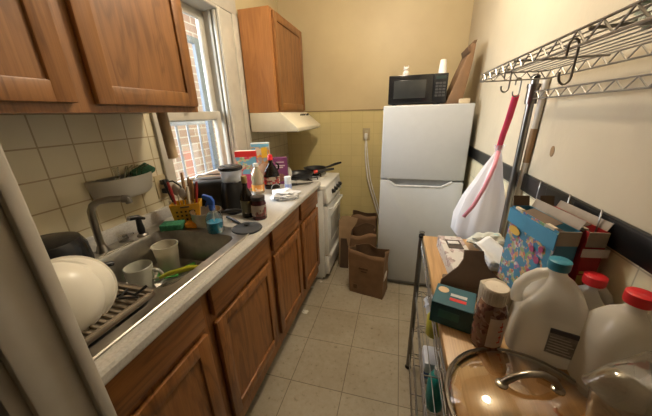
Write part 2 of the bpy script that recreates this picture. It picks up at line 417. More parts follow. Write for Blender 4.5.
# ------------------------------------------------------------------ cabinets
def panel_door(x, y0, y1, z0, z1, parent, mv, mh, name='door', th=.019, fw=.052):
    """door facing +x: front face at x; inset panel is a sub-part"""
    q = B()
    q.box(x - th, x, y0, y0 + fw, z0, z1, .004); q.box(x - th, x, y1 - fw, y1, z0, z1, .004)
    q.box(x - th, x, y0 + fw - .003, y1 - fw + .003, z0, z0 + fw, .004); q.box(x - th, x, y0 + fw - .003, y1 - fw + .003, z1 - fw, z1, .004)
    o = q.done(name, mv, parent)
    q = B(); q.box(x - th + .002, x - .009, y0 + fw - .006, y1 - fw + .006, z0 + fw - .006, z1 - fw + .006)
    q.done('door_panel', mv, o, False)
    return o
XF = -.605     # face frame plane of the base cabinets
def base_cab(y0, y1, dy0, dy1, label, drawer_label=None):
    t = thing('base_cabinet', label, 'cabinet', (XF, (y0 + y1) / 2, 0), 0, None)
    ox, oy = XF, (y0 + y1) / 2
    a, b_ = y0 - oy, y1 - oy
    q = B()
    q.box(-.53, -.02, a, a + .016, .10, .72); q.box(-.53, -.02, b_ - .016, b_, .10, .72); q.box(-.53, -.02, a + .016, b_ - .016, .10, .118)
    q.done('carcass', oakb_v, t, False)
    q = B(); q.box(-.53, -.07, a, b_, 0, .10); q.done('toe_kick', M('toe_kick_dark', (.05, .035, .025), .6), t, False)
    q = B(); d0, d1 = dy0 - oy, dy1 - oy
    q.box(-.02, 0, a, d0 + .012, .10, .872); q.box(-.02, 0, d1 - .012, b_, .10, .872)
    q.box(-.02, 0, d0 + .012, d1 - .012, .10, .215); q.box(-.02, 0, d0 + .012, d1 - .012, .685, .755); q.box(-.02, 0, d0 + .012, d1 - .012, .84, .872)
    q.done('face_frame', oakb_v, t, False)
    panel_door(.02, d0, d1, .19, .705, t, oakb_v, oakb_h)
    q = B(); q.box(.001, .02, d0, d1, .735, .860, .005); q.done('drawer_front', oakb_h, t)
    return t
base_cab(.235, .597, .262, .572, 'oak base cabinet nearest the door frame, under the draining tray')
base_cab(.597, 1.073, .620, 1.050, 'widest oak base cabinet, below the open sink bowl and black lid')
base_cab(1.073, 1.497, 1.097, 1.470, 'oak base cabinet second from the stove, below the soy bottle and jar')
base_cab(1.497, 1.900, 1.522, 1.892, 'oak base cabinet right beside the white stove')

# counter top with the sink cut-out
ct_m, nt, b = _nodes('speckled_laminate')
v = _coord(nt)
n = nt.nodes.new('ShaderNodeTexNoise'); n.inputs['Scale'].default_value = 160; n.inputs['Detail'].default_value = 3; nt.links.new(v, n.inputs['Vector'])
c = _ramp(nt, n.outputs['Fac'], [(.3, (.40, .385, .355)), (.5, (.47, .455, .43)), (.7, (.51, .50, .475))])
nt.links.new(c, b.inputs['Base Color']); b.inputs['Roughness'].default_value = .33
SX0, SX1, SY0, SY1 = -1.075, -.62, .25, .955      # cut-out of the sink
t = thing('countertop', 'beige speckled laminate worktop running along the left wall', 'countertop', (XL, .235, .872))
k = B()
def cb_(x0, x1, y0, y1): k.box(x0 - XL, x1 - XL, y0 - .235, y1 - .235, 0, .038)
cb_(XL + .002, SX0, .235, 1.905); cb_(SX0, SX1, .235, SY0); cb_(SX0, SX1, SY1, 1.905); cb_(SX1, -.575, .235, 1.905)
k.prism([(-.576 - XL, 0), (-.565 - XL, .001), (-.561 - XL, .008), (-.561 - XL, .028), (-.566 - XL, .036), (-.576 - XL, .038)], 'y', 0, 1.67)
k.done('worktop', ct_m, t, False)
k = B(); k.box(.002, .022, 0, 1.665, .038, .10, .006); k.done('backsplash', ct_m, t)

# sink
t = thing('kitchen_sink', 'stainless steel drop-in sink set into the beige worktop', 'sink', (-.85, .6, .91))
def loop(x0, x1, y0, y1, r, z, n=5):
    out = []
    for cx, cy, a0 in ((x1 - r, y1 - r, 0), (x0 + r, y1 - r, PI / 2), (x0 + r, y0 + r, PI), (x1 - r, y0 + r, 1.5 * PI)):
        for i in range(n + 1):
            a = a0 + PI / 2 * i / n
            out.append((cx + r * math.cos(a), cy + r * math.sin(a), z))
    return out
def bowl(q, x0, x1, y0, y1, r):
    q.loft([loop(x0, x1, y0, y1, r, .004), loop(x0 + .004, x1 - .004, y0 + .004, y1 - .004, r, -.005),
            loop(x0 + .014, x1 - .014, y0 + .014, y1 - .014, r * .95, -.135), loop(x0 + .035, x1 - .035, y0 + .035, y1 - .035, r * .8, -.155)], False, True)
bx0, bx1 = -.195, .205
bw1 = (bx0, bx1, -.085, .293); bw2 = (bx0, bx1, -.345, -.115)
q = B(); bowl(q, *bw1, .05); bowl(q, *bw2, .05)
q.done('bowl', steel_d, t)
# rim deck: strips round the two bowls
q = B()
X0, X1, Y0, Y1 = -.265, .243, -.36, .37
def strip(x0, x1, y0, y1): q.box(x0, x1, y0, y1, .0005, .0045)
strip(X0, bx0, Y0, Y1); strip(bx1, X1, Y0, Y1); strip(bx0, bx1, .293, Y1); strip(bx0, bx1, -.115, -.085); strip(bx0, bx1, Y0, -.345)
for (x0, x1, y0, y1) in (bw1[:4], bw2[:4]):            # rounded inside corners
    for cx, cy, a0 in ((x1 - .05, y1 - .05, 0), (x0 + .05, y1 - .05, PI / 2), (x0 + .05, y0 + .05, PI), (x1 - .05, y0 + .05, 1.5 * PI)):
        pts = [(cx + .05 * math.cos(a0 + PI / 2 * i / 6), cy + .05 * math.sin(a0 + PI / 2 * i / 6)) for i in range(7)]
        corner = (cx + .05 * (1 if math.cos(a0 + .78) > 0 else -1), cy + .05 * (1 if math.sin(a0 + .78) > 0 else -1))
        q.prism(pts + [corner], 'z', .0005, .0045)
q.done('rim', steel, t, False)
q = B(); rr = loop(X0, X1, Y0, Y1, .03, .004); q.tube(rr, .004, 6, True); q.done('rim_bead', steel, t)
q = B(); q.lathe([(.04, 0), (.04, .004), (.03, .002), (.0, .002)], 24, T((-.02, .13, -.154))); q.done('drain', chrome, t)

# faucet
t = thing('faucet', 'chrome kitchen faucet with tall bent spout behind the sink bowl', 'faucet', (-1.075, .65, .915))
k = B(); k.lathe([(.024, 0), (.024, .006), (.018, .02), (.014, .035)], 20, Matrix.Identity(4), True, True)
k.prism([(-.022, -.11), (.022, -.11), (.026, -.09), (.026, .09), (.022, .11), (-.022, .11), (-.026, .09), (-.026, -.09)], 'z', 0, .008, .002); k.done('base_plate', nickel, t)
pts = [(0, 0, .02), (0, .0, .08), (0, .002, .14), (.002, .004, .17), (.008, .011, .19), (.02, .025, .202), (.05, .045, .206), (.085, .068, .203)]
k = B(); k.tube(pts, [.0125] * 8, 12); k.done('spout', nickel, t)
k = B(); k.cyl((.083, .067, .203), (.1, .078, .2), .0145, .0135, 14); k.cyl((.097, .076, .206), (.1, .078, .184), .0115, .0115, 12); k.done('aerator', chrome, t)
k = B(); k.lathe([(.017, 0), (.02, .012), (.015, .028), (.0, .03)], 16, T((0, .085, .008))); k.cyl((0, .085, .03), (.03, .11, .036), .006, .005, 8); k.done('handle', clear('clear_knob', (.9, .9, .9), .4, .1), t)
t = thing('sink_sprayer', 'black pull-out sink sprayer standing at the back of the rim', 'sprayer', (-1.065, .812, .9145))
k = B(); k.lathe([(.022, 0), (.022, .005), (.014, .012)], 18, Matrix.Identity(4), True, True); k.done('collar', chrome, t)
k = B(); k.loft([[(r * math.cos(a) + dx, r * math.sin(a) - .3 * dx, z) for a in [2 * PI * i / 12 for i in range(12)]] for r, z, dx in ((.013, .008, 0), (.015, .03, 0), (.012, .06, -.002), (.011, .078, 0), (.007, .086, .004))])
k.tube([(-.014, -.026, .09), (0, 0, .086), (.010, .022, .072)], [.011, .011, .005], 10); k.done('spray_head', black, t)
k = B(); k.cyl((-.014, -.026, .09), (-.019, -.034, .091), .0105, .009, 12); k.done('nozzle', chrome, t)

# wall cabinets on the left
XU = -.85
t = thing('wall_cabinet', 'oak wall cabinet with two doors hanging above the sink', 'cabinet', (XU, .35, 1.42))
def L(y): return y - .35
k = B(); k.box(XL - XU + .002, -.02, L(.235), L(1.038), .004, .70, .001); k.done('carcass', oak_v, t, False)
k = B()
k.box(-.02, 0, L(.26), L(1.018), 0, .036); k.box(-.02, 0, L(.26), L(1.018), .66, .70)
k.box(-.02, 0, L(.555), L(.63), .036, .66); k.box(-.02, 0, L(1.018), L(1.04), 0, .70); k.box(-.02, 0, L(.235), L(.26), 0, .7)
k.done('face_frame', oak_v, t, False)
panel_door(.02, L(.255), L(.566), .024, .685, t, oak_v, oak_h)
panel_door(.02, L(.617), L(1.026), .022, .685, t, oak_v, oak_h)
t = thing('wall_cabinet', 'small oak wall cabinet with one door above the range hood', 'cabinet', (-.89, 1.93, 1.42))
k = B(); k.box(XL + .89 + .028, 0, 0, .605, 0, .665, .001); k.done('carcass', oak_lit_v, t, False)
panel_door(.02, .03, .595, .012, .65, t, oak_v, oak_h)
k = B(); k.cyl((.004, .602, .03), (.004, .602, .07), .005, None, 8); k.cyl((.004, .602, .60), (.004, .602, .64), .005, None, 8); k.done('hinge', nickel, t)

# range hood
t = thing('range_hood', 'almond enamel range hood under the small wall cabinet', 'range hood', (XL, 1.93, 1.28))
k = B(); k.prism([(.03, .0), (.418, 0), (.420, .028), (.30, .125), (.285, .1385), (.03, .1385)], 'y', 0, .605, .004); k.done('hood_body', almond, t)
for i in range(3):
    yy = .36 + i * .045
    k = B(); k.box(-.002, .004, -.016, .016, -.012, .012, .002, 1, T((.318, yy, .117)) @ Matrix.Rotation(math.radians(39), 4, 'Y')); k.done('switch', M('grey_switch', (.12, .12, .11), .5), t)
k = B(); k.box(-.003, .006, -.02, .02, -.014, .014, .002, 1, T((.318, .53, .117)) @ Matrix.Rotation(math.radians(39), 4, 'Y')); k.done('switch', black, t)
k = B(); k.box(.06, .4, .03, .575, -.006, .002); k.done('grease_filter', M('filter_grey', (.3, .28, .24), .5, .6), t, False)

# ------------------------------------------------------------------ stove
SVY0, SVY1, SVX = 1.922, 2.43, -.525
t = thing('stove', 'narrow white enamel gas stove at the end of the counter', 'stove', (SVX, SVY0, 0))
W = SVY1 - SVY0
k = B(); k.box(XL - SVX + .05, -.03, 0, W, .03, .83, .004); k.box(-.55, -.06, .02, W - .02, 0, .04); k.done('body', white_e, t)
k = B(); k.box(XL - SVX + .05, .0, 0, W, .828, .868, .008); k.box(XL - SVX + .05, XL - SVX + .08, 0, W, .86, .9, .006); k.done('cooktop', white_e, t)
k = B(); k.prism([(-.03, .715), (.012, .715), (.018, .73), (0, .84), (-.03, .845)], 'y', .002, W - .002, .004); k.done('control_panel', white_e, t)
for i in range(4):
    yy = .17 + i * .085
    kn = B(); kn.lathe([(.021, 0), (.021, .006), (.017, .008), (.015, .024), (.0, .025)], 18, T((.010, yy, .782)) @ rot_to((1, 0, .16)))
    kn.box(-.004, .004, -.016, .016, .02, .031, .002, 1, T((.010, yy, .782)) @ rot_to((1, 0, .16))); kn.done('knob', black, t)
k = B(); k.box(-.03, .008, .012, W - .012, .25, .695, .008); dr = k.done('oven_door', white_e, t)
k = B(); k.box(.007, .0095, .1, W - .1, .36, .58, .004); k.done('oven_window', M('oven_glass_pale', (.45, .45, .43), .2), dr)
k = B(); k.tube([(.005, .06, .66), (.035, .06, .665), (.04, .09, .665), (.04, W - .09, .665), (.035, W - .06, .665), (.005, W - .06, .66)], .009, 8); k.done('handle', white_e, dr)
k = B(); k.box(-.03, .006, .012, W - .012, .06, .235, .008); k.prism([(.0, .2), (.02, .21), (.02, .225), (.0, .235)], 'y', .06, W - .06); k.done('drawer', white_e, t)
for (gx, gy) in ((-.2, .13), (-.2, .38), (-.44, .13), (-.44, .38)):
    k = B(); k.lathe([(.035, .868), (.035, .88), (.0, .884)], 16, T((gx, gy, 0)))
    for a in range(4):
        ca, sa = math.cos(a * PI / 2 + .78), math.sin(a * PI / 2 + .78)
        k.tube([(gx + .03 * ca, gy + .03 * sa, .892), (gx + .1 * ca, gy + .1 * sa, .892), (gx + .105 * ca, gy + .105 * sa, .868)], .005, 6)
    k.done('burner', black_m, t)

def frying_pan(loc, r, hdir, hl, label, lid=False, mat=nonstick, hr=.011, rise=.05, hz=.04, accent=None):
    t = thing('frying_pan', label, 'frying pan', (loc[0], loc[1], loc[2] - .008), math.atan2(hdir[1], hdir[0]))
    k = B(); k.lathe([(0.001, 0), (r * .78, 0), (r * .9, .012), (r, .045), (r + .004, .046), (r - .004, .042), (r * .86, .012), (r * .74, .006), (.001, .006)], 36, None, False); k.done('pan_body', mat, t)
    k = B(); k.tube([(r - .004, 0, .034), (r + .05, 0, hz + .008), (r + hl * .6, 0, hz + rise * .7), (r + hl, 0, hz + rise)], [.008, hr, hr * 1.15, hr * .9], 10); k.done('handle', black, t)
    if accent:
        k = B(); k.tube([(r + .012, 0, .040), (r + .045, 0, hz + .008)], [.013, .0135], 10); k.done('handle_band', accent, t)
    return t
frying_pan((-.80, 2.06, .897), .125, (.8, .6), .20, 'wide black frying pan on the stove, nearer the counter', rise=.015, hz=.036, accent=M('red_band', (.6, .04, .03), .4))
frying_pan((-.73, 2.315, .897), .105, (.75, .66), .17, 'smaller black frying pan at the back of the stove, handle raised', rise=.03, hz=.035)
# ------------------------------------------------------------------ fridge
FX0, FX1, FY = -.115, .462, 2.0
t = thing('refrigerator', 'white top-freezer refrigerator in the back right corner', 'refrigerator', ((FX0 + FX1) / 2, FY, 0))
w = (FX1 - FX0) / 2
k = B(); k.box(-w + .006, w - .006, .055, .64, .04, 1.43, .006); k.done('cabinet_body', fridge_w, t)
k = B(); k.box(-w + .012, w - .012, .045, .06, .05, 1.425); k.done('gasket', gasket, t, False)
k = B(); k.box(-w, w, 0, .05, .925, 1.44, .008, 3); k.done('freezer_door', fridge_w, t)
cx = (FX0 + FX1) / 2
n0, n1, n2_, n3 = -.065 - cx, .0 - cx, .318 - cx, .39 - cx
k = B(); k.prism([(-w, .045), (w, .045), (w, .915), (n3, .915), (n2_, .872), (n1, .872), (n0, .915), (-w, .915)], 'y', 0, .05, .006); rd = k.done('fridge_door', fridge_w, t)
k = B(); k.prism([(n0 - .002, .916), (n0 + .006, .923), (n1 + .003, .883), (n2_ - .003, .883), (n3 - .006, .923), (n3 + .002, .916), (n2_ + .002, .871), (n1 - .002, .871)], 'y', -.004, .01, .002); k.done('grip_edge_highlight', M('highlight_white', (.62, .63, .64), .3), rd)  # whiter strip paints the highlight along the notch edge
k = B(); k.box(n0, n3, .028, .046, .86, .93); k.done('grip_recess', M('recess_grey', (.38, .39, .4), .6), rd, False)
k = B(); k.box(-w + .02, w - .02, .02, .06, .012, .042); k.done('kick_plate', gasket, t, False)
for sx in (-1, 1):
    k = B(); k.cyl((sx * (w - .05), .08, 0), (sx * (w - .05), .08, .04), .018, None, 12); k.cyl((sx * (w - .05), .55, 0), (sx * (w - .05), .55, .04), .018, None, 12); k.done('foot', black, t)
# microwave
t = thing('microwave', 'black countertop microwave on top of the refrigerator', 'microwave', (.1, 2.06, 1.44))
k = B(); k.box(-.19, .19, .012, .31, .01, .193, .004); 
for sx in (-.15, .15):
    for sy in (.05, .27): k.cyl((sx, sy, 0), (sx, sy, .012), .012, None, 10)
k.done('body', black, t)
k = B(); k.box(-.19, .10, 0, .014, .012, .192, .004); md = k.done('door', M('microwave_door', (.01, .01, .011), .18), t)
k = B(); k.box(-.155, .055, -.0015, .003, .045, .16, .002); k.done('door_window', M('microwave_window', (.035, .037, .037), .12), md)
k = B(); k.box(.102, .19, 0, .014, .012, .192, .003); cp = k.done('control_panel', M('microwave_panel', (.014, .014, .015), .25), t)
k = B(); k.box(.115, .178, -.001, .004, .158, .178, .001); k.done('display', M('display_dark', (.03, .045, .04), .1), cp)
for r_ in range(5):
    for c_ in range(3):
        k = B(); k.box(.116 + c_ * .022, .134 + c_ * .022, -.001, .004, .05 + r_ * .019, .063 + r_ * .019, .001); k.done('button', M('button_grey', (.05, .05, .052), .4), cp)
# things on the microwave
t = thing('figurine', 'small white ornament standing on the microwave left of the paper cup', 'ornament', (.02, 2.13, 1.633))
pw = M('white_ceramic', (.62, .58, .54), .35, 0, .12, 60)
k = B(); k.lathe([(.018, 0), (.022, .012), (.018, .028), (.012, .034)], 18, None, True, True); k.done('body', pw, t)
k = B(); k.blob((0, 0, .045), (.017, .016, .015), .03, 2); k.tube([(-.012, 0, .052), (-.015, 0, .066)], [.006, .002], 8); k.tube([(.012, 0, .052), (.015, 0, .066)], [.006, .002], 8); k.done('head', pw, t)
t = thing('paper_cup_stack', 'white paper cup standing upside down on the microwave beside the brown bag', 'cup', (.256, 2.12, 1.633))
k = B(); k.lathe([(.026, 0), (.0275, .002), (.0265, .004), (.019, .083), (.018, .085), (.016, .08), (.001, .08)], 24, None, False); k.done('cup', M('paper_white', (.72, .7, .68), .6), t)
bpy.data.objects[t.name].name = 'paper_cup'
# folded brown bag leaning on the wall
t = thing('paper_bag', 'flattened brown paper bag leaning on the wall beside the microwave', 'paper bag', (.345, 2.06, 1.44))
k = B()
prof = [(-.055, .0), (.045, 0), (.078, .25), (.082, .345), (.06, .35), (.052, .30), (.015, .2), (-.018, .1)]
k.prism(prof, 'y', 0, .26, .003); k.done('bag_body', kraft, t)
k = B(); k.prism([(.058, .348), (.082, .348), (.088, .37), (.07, .366)], 'y', .01, .25, .001); k.prism([(.046, .295), (.056, .30), (.05, .335), (.036, .33)], 'y', -.004, .2, .001); k.done('folded_rim', kraft_in, t)
k = B(); k.box(-.03, .03, -.02, .04, 0, .03, .004); o = k.done('cardboard_scrap', M('cream_paper', (.55, .45, .3), .6)); o.location = (.40, 2.03, 1.44); tag(o, 'small cream paper box at the right corner of the refrigerator top', 'box')
o.name = 'small_box'

# outlets
def outlet(loc, rz, label, plugs):
    t = thing('wall_outlet', label, 'outlet', loc, rz)       # faces local -y
    k = B(); k.box(-.036, .036, -.006, 0, -.058, .058, .003); k.done('cover_plate', M('ivory_plate', (.42, .34, .2), .4), t)
    for z in (-.022, .022):
        k = B(); k.lathe([(.017, 0), (.017, .003)], 16, T((0, -.006, z)) @ rot_to((0, -1, 0)), True, True); k.done('socket', M('ivory_socket', (.5, .43, .28), .4), t)
    return t
outlet((-.31, YB, 1.2), 0, 'ivory wall outlet on the yellow tile with a white plug in it', 1)
t = thing('power_cord', 'white power cord hanging from the back wall outlet beside the refrigerator', 'cord', (-.31, YB - .02, 1.18))
k = B(); k.box(-.014, .014, -.024, .008, -.02, .03, .005); k.cyl((0, -.01, -.02), (0, -.012, -.045), .009, .005, 10); k.done('plug', white_p, t)
k = B(); k.tube([(0, -.012, -.04), (-.004, -.016, -.1), (.006, -.02, -.25), (.03, -.02, -.42), (.07, -.02, -.56), (.11, -.02, -.68), (.15, -.02, -.8), (.18, -.02, -.9)], 0.0075, 8)
k.tube([(.006, -.012, -.04), (.012, -.014, -.1), (.028, -.02, -.25), (.055, -.02, -.42), (.095, -.02, -.56), (.135, -.02, -.68), (.17, -.02, -.82)], .006, 8); k.done('wire', M('cord_white', (.85, .84, .8), .4), t)
outlet((XL, 1.042, 1.075), -PI / 2, 'ivory wall outlet beside the window with black plugs in it', 2)
bpy.data.objects['wall_outlet.001'].rotation_euler = (0, 0, PI / 2)
t = thing('power_cord', 'black plugs and cords running from the left wall outlet down to the counter', 'cord', (XL, 1.042, 1.075))
for z, dy in ((.022, .0), (-.022, .004)):
    k = B(); k.box(.008, .04, -.016, .016, z - .012, z + .012, .005); k.done('plug', black, t)
k = B(); k.tube([(.035, 0, .022), (.065, .01, .026), (.09, .025, .0), (.1, .035, -.05), (.105, .05, -.11), (.1, .08, -.158)], .0045, 8); k.tube([(.035, .002, -.022), (.06, .012, -.02), (.082, .03, -.045), (.09, .04, -.09), (.085, .06, -.158)], .0045, 8); k.done('wire', black, t)

# ------------------------------------------------------------------ things on the left wall / by the sink
t = thing('sponge_caddy', 'frosted white plastic basket stuck to the tile above the faucet', 'basket', (XL + .004, .845, 1.09))
def half_oval(w, d, z, n=14): return [(0, -w, z)] + [(d * math.sin(PI * i / n), -w * math.cos(PI * i / n), z) for i in range(1, n)] + [(0, w, z)]
k = B(); k.loft([half_oval(.112, .075, 0), half_oval(.124, .085, .012), half_oval(.140, .098, .085), half_oval(.135, .093, .085), half_oval(.119, .08, .014), half_oval(.105, .07, .006)], True, True)
k.done('basket', clear('frosted_plastic', (.85, .85, .82), .3, .25, (.78, .76, .72), .8), t)
o = None
k = B(); k.box(-.028, .028, -.045, .045, -.012, .012, .006); k.bm.verts.ensure_lookup_table()
o = k.done('scouring_pad', M('scour_green', (.03, .12, .07), .9, 0, .3, 120, .5)); o.location = (XL + .05, .92, 1.178); o.rotation_euler = (.35, .5, .2); tag(o, 'dark green scouring pad sticking out of the wall basket', 'sponge')
t = thing('plastic_scrubber', 'clear plastic dish scrubber lying in the wall basket', 'scrubber', (XL + .055, .80, 1.10))
cl = clear('clear_plastic', (.86, .86, .82), .35, .12)
k = B(); k.lathe([(.022, 0), (.024, .03), (.01, .05), (.008, .1), (.012, .12), (0.001, .122)], 14); k.done('grip', cl, t)
k = B()
for i in range(9):
    a = i * .7; k.tube([(.02 * math.cos(a), .03 + .012 * i * .8 - .02, .06), (.025 * math.cos(a), .02 + .01 * i, .1), (.03 * math.cos(a + .5), .03 + .012 * i, .11)], .003, 6)
k.done('bristles', cl, t)
# cardboard tube hanging beneath the wall cabinet
t = thing('cardboard_tube', 'tan cardboard roll hanging upright below the end of the wall cabinet', 'tube', (-.965, .968, 1.23))
tan = M('tan_tube', (.42, .3, .18), .7, 0, .06)
k = B(); k.lathe([(.021, .004), (.021, .195), (.018, .195), (.018, .006), (.021, .004)], 20, Matrix.Rotation(math.radians(-3), 4, 'Y'), False); k.done('tube_wall', tan, t)
k = B(); k.lathe([(.012, 0), (.0205, 0), (.0205, .008), (.012, .008)], 20, Matrix.Rotation(math.radians(-3), 4, 'Y'), True, True); k.done('end_cap', M('pale_cap', (.55, .45, .32), .5), t)

# drain tray
TX0, TX1, TY0, TY1 = -1.0, -.655, .245, .487
t = thing('drain_tray', 'brown ridged draining tray over the near sink bowl', 'drain tray', (TX0, TY0, .916))
tray_m = M('taupe_plastic', (.215, .175, .13), .45, 0, .08)
k = B(); wx, wy = TX1 - TX0, TY1 - TY0
k.box(0, wx, 0, wy, 0, .006); k.box(0, wx, 0, .012, 0, .02, .003); k.box(0, wx, wy - .012, wy, 0, .02, .003); k.box(0, .012, 0, wy, 0, .02, .003); k.box(wx - .012, wx, 0, wy, 0, .016, .003)
k.done('tray', tray_m, t)
k = B()
for i in range(12): k.box(.02, wx - .018, .022 + i * .018, .030 + i * .018, .005, .013, .003)
k.done('ridges', M('taupe_ridge', (.25, .21, .16), .45, 0, .08), t)
# two big white bowls standing on edge
def big_bowl(loc, r, axis, label):
    t = thing('mixing_bowl', label, 'bowl', loc)
    m = rot_to(axis)
    k = B()
    pr = [(.001, .098), (r * .3, .096), (r * .55, .087), (r * .78, .066), (r * .93, .036), (r, 0), (r + .005, -.002), (r + .003, -.006), (r - .006, -.004), (r * .9, .03), (r * .74, .058), (r * .5, .08), (.001, .09)]
    k.lathe([(a, z * .62) for a, z in pr], 48, m, False); k.done('bowl_shell', M('cream_plastic', (.74, .71, .63), .32, 0, .03), t)
    return t
big_bowl((-.737, .318, 1.008), .0915, (.84, -.46, .28), 'front one of two large white bowls propped on edge in the tray')
big_bowl((-.752, .352, 1.001), .09, (.84, -.46, .28), 'rear one of two large white bowls propped on edge in the tray')
# black pot behind
t = thing('cooking_pot', 'black pot turned upside down behind the white bowls', 'pot', (-1.0, .465, .918))
k = B(); k.lathe([(.088, 0), (.092, .003), (.095, .06), (.092, .115), (.08, .142), (.05, .152), (.001, .153)], 40, None, True); k.done('pot_body', M('black_enamel', (.02, .02, .021), .22, .3, .2), t)
k = B(); k.tube([(.09, .03, .05), (.105, .04, .048), (.12, .06, .045), (.125, .08, .04)], [.007, .009, .009, .007], 10); k.done('handle', black, t)
k = B(); k.lathe([(.009, 0), (.007, .004), (.001, .005)], 12, T((.087, .045, .062)) @ rot_to((.87, .45, 0))); k.done('rivet', chrome, t)
# wire rack bits in tray
k = B(); k.tube([(0, 0, .004), (.05, .03, .012), (.09, .02, .02), (.1, .05, .03)], .004, 6); k.tube([(.02, .05, .004), (.06, .0, .02), (.1, .02, .014)], .0035, 6)
o = k.done('whisk_handle', black); o.location = (-.755, .42, .93); tag(o, 'small black wire utensil lying on the drain tray', 'utensil'); o.name = 'wire_utensil'

# in the sink
ZB = .757
t = thing('coffee_mug', 'pale grey ceramic mug standing in the sink', 'mug', (-.948, .668, ZB), .5); t.scale = (1.06, 1.06, 1.06)
mug_m = M('grey_ceramic', (.36, .36, .31), .3, 0, .06)
k = B(); k.lathe([(.03, 0), (.034, .003), (.042, .05), (.046, .098), (.044, .1), (.042, .097), (.037, .05), (.03, .008), (.001, .007)], 28, None, True); k.done('mug_body', mug_m, t)
k = B(); k.tube([(.04, 0, .075)] + [(.043 + .03 * math.sin(PI * i / 8), 0, .05 + .028 * math.cos(PI * i / 8)) for i in range(9)] + [(.037, 0, .02)], .006, 8); k.done('handle', mug_m, t)
t = thing('plastic_tub', 'translucent white deli tub with cloudy liquid standing in the sink', 'container', (-.955, .81, ZB))
k = B(); k.lathe([(.036, 0), (.038, .003), (.049, .118), (.052, .12), (.052, .127), (.047, .127), (.046, .118), (.035, .006)], 32, None, True); k.done('tub', clear('milky_plastic', (.85, .82, .72), .3, .2, (.85, .82, .72), .6), t)
k = B(); k.lathe([(.034, .007), (.043, .085), (.001, .086)], 28, None, True); k.done('cloudy_water', M('cloudy_water', (.42, .38, .26), .25, 0, .05), t)
t = thing('slotted_spatula', 'bright green slotted spatula lying in the sink', 'spatula', (-.925, .765, ZB + .006), .6); t.scale = (.85, .85, 1)
gr = M('lime_green', (.06, .32, .05), .4, 0, .08)
k = B()
for i in range(5): k.box(-.045, .045, -.034 + i * .016, -.026 + i * .016, 0, .004, .001)
k.box(-.05, -.038, -.036, .042, 0, .004, .001); k.box(.038, .05, -.036, .042, 0, .004, .001); k.done('blade', gr, t)
k = B(); k.tube([(.045, .003, .002), (.09, .003, .02), (.13, .003, .03)], [.006, .007, .007], 8); k.done('handle', gr, t)
t = thing('peeler', 'utensil with a yellow green handle lying across the glass plate in the sink', 'utensil', (-.807, .709, ZB + .068), .25)
k = B(); k.tube([(-.075, 0, -.02), (-.03, 0, 0), (.05, 0, .022), (.09, 0, .028)], [.006, .010, .011, .006], 10); k.done('handle', M('yellow_green', (.45, .45, .03), .4), t)
k = B(); k.tube([(-.07, 0, -.018), (-.12, 0, -.03)], [.004, .006], 8); k.done('blade', steel, t)
t = thing('glass_plate', 'clear glass plate leaning on the front of the sink bowl', 'plate', (-.80, .668, ZB + .045)); t.scale = (.85, .85, .85)
k = B(); k.lathe([(.001, 0), (.06, 0), (.095, .012), (.093, .015), (.058, .004), (.001, .004)], 32, rot_to((-.45, .15, .9)), False); k.done('plate', clear('plate_glass', (.8, .8, .74), .4, .08, (.4, .38, .32), .35), t)
t = thing('sink_strainer', 'round steel strainer basket lying near the sink drain', 'strainer', (-.865, .855, ZB))
k = B(); k.lathe([(.022, 0), (.03, .014), (.04, .016), (.04, .019), (.028, .017), (.02, .004), (.001, .004)], 24, None, True); k.cyl((0, 0, .004), (0, 0, .024), .006, .008, 10); k.done('strainer', chrome, t)

# sponges
k = B(); k.box(-.048, .048, -.032, .032, 0, .03, .006); o = k.done('sponge', M('sponge_green', (.03, .16, .08), .9, 0, .25, 90, .5)); o.location = (-.985, .902, .9155); o.rotation_euler = (0, 0, .45); tag(o, 'dark green sponge on the back rim of the sink', 'sponge')
k = B(); k.box(-.03, .03, -.02, .02, 0, .026, .007); o = k.done('sponge', M('sponge_orange', (.72, .28, .02), .85, 0, .15, 90, .4)); o.location = (-.905, .935, .9155); o.rotation_euler = (0, 0, .35); tag(o, 'small orange sponge beside the green sponge', 'sponge')
# yellow cutlery basket
t = thing('cutlery_basket', 'yellow perforated plastic basket full of cutlery beneath the outlet', 'basket', (-.985, 1.005, .911), .55)
ym = M('yellow_plastic', (.62, .33, .02), .4, 0, .06)
k = B()
def ring(w, d, z): return [(-w, -d, z), (w, -d, z), (w, d, z), (-w, d, z)]
k.loft([ring(.055, .035, 0), ring(.066, .043, .1), ring(.063, .040, .1), ring(.052, .032, .004)], True, True)
k.done('basket', ym, t, True, ang=20)
hm = M('hole_dark', (.06, .03, .005), .8)
for r_ in range(3):
    for c_ in range(5):
        z = .025 + r_ * .02; k = B(); k.box(-.0045, .0045, -.0012, .001, -.0045, .0045, 0, 1, T((-.038 + c_ * .019, -.0355 - z * .08, z)) @ Matrix.Rotation(-.08, 4, 'X')); k.done('hole', hm, t, False)
k = B(); k.box(-.02, .02, -.0445, -.040, .084, .092, .002); k.done('label_slot', M('slot_brown', (.08, .05, .02), .6), t)
cl_cols = {'brown': M('wood_spoon', (.3, .17, .08), .6), 'steel': steel, 'red': M('dark_red_handle', (.25, .02, .02), .4), 'black': black, 'white': M('ivory_handle', (.6, .55, .45), .4)}
spec = [(-.045, -.01, .2, 'red', 'dark red handled knife', -.12), (-.03, .015, .18, 'steel', 'steel serving spoon with its bowl upward', -.08), (-.012, -.012, .16, 'steel', 'steel soup spoon with its bowl upward', .02),
        (.0, .02, .235, 'brown', 'tallest wooden spoon', .02), (.014, -.008, .17, 'white', 'ivory handled knife', .06), (.03, .012, .2, 'brown', 'thin wooden chopstick', .1), (.045, -.006, .19, 'red', 'brown red handled fork', .16),
        (-.05, .02, .21, 'black', 'black handled ladle', -.2), (.024, .024, .21, 'brown', 'brown handled brush', .05)]
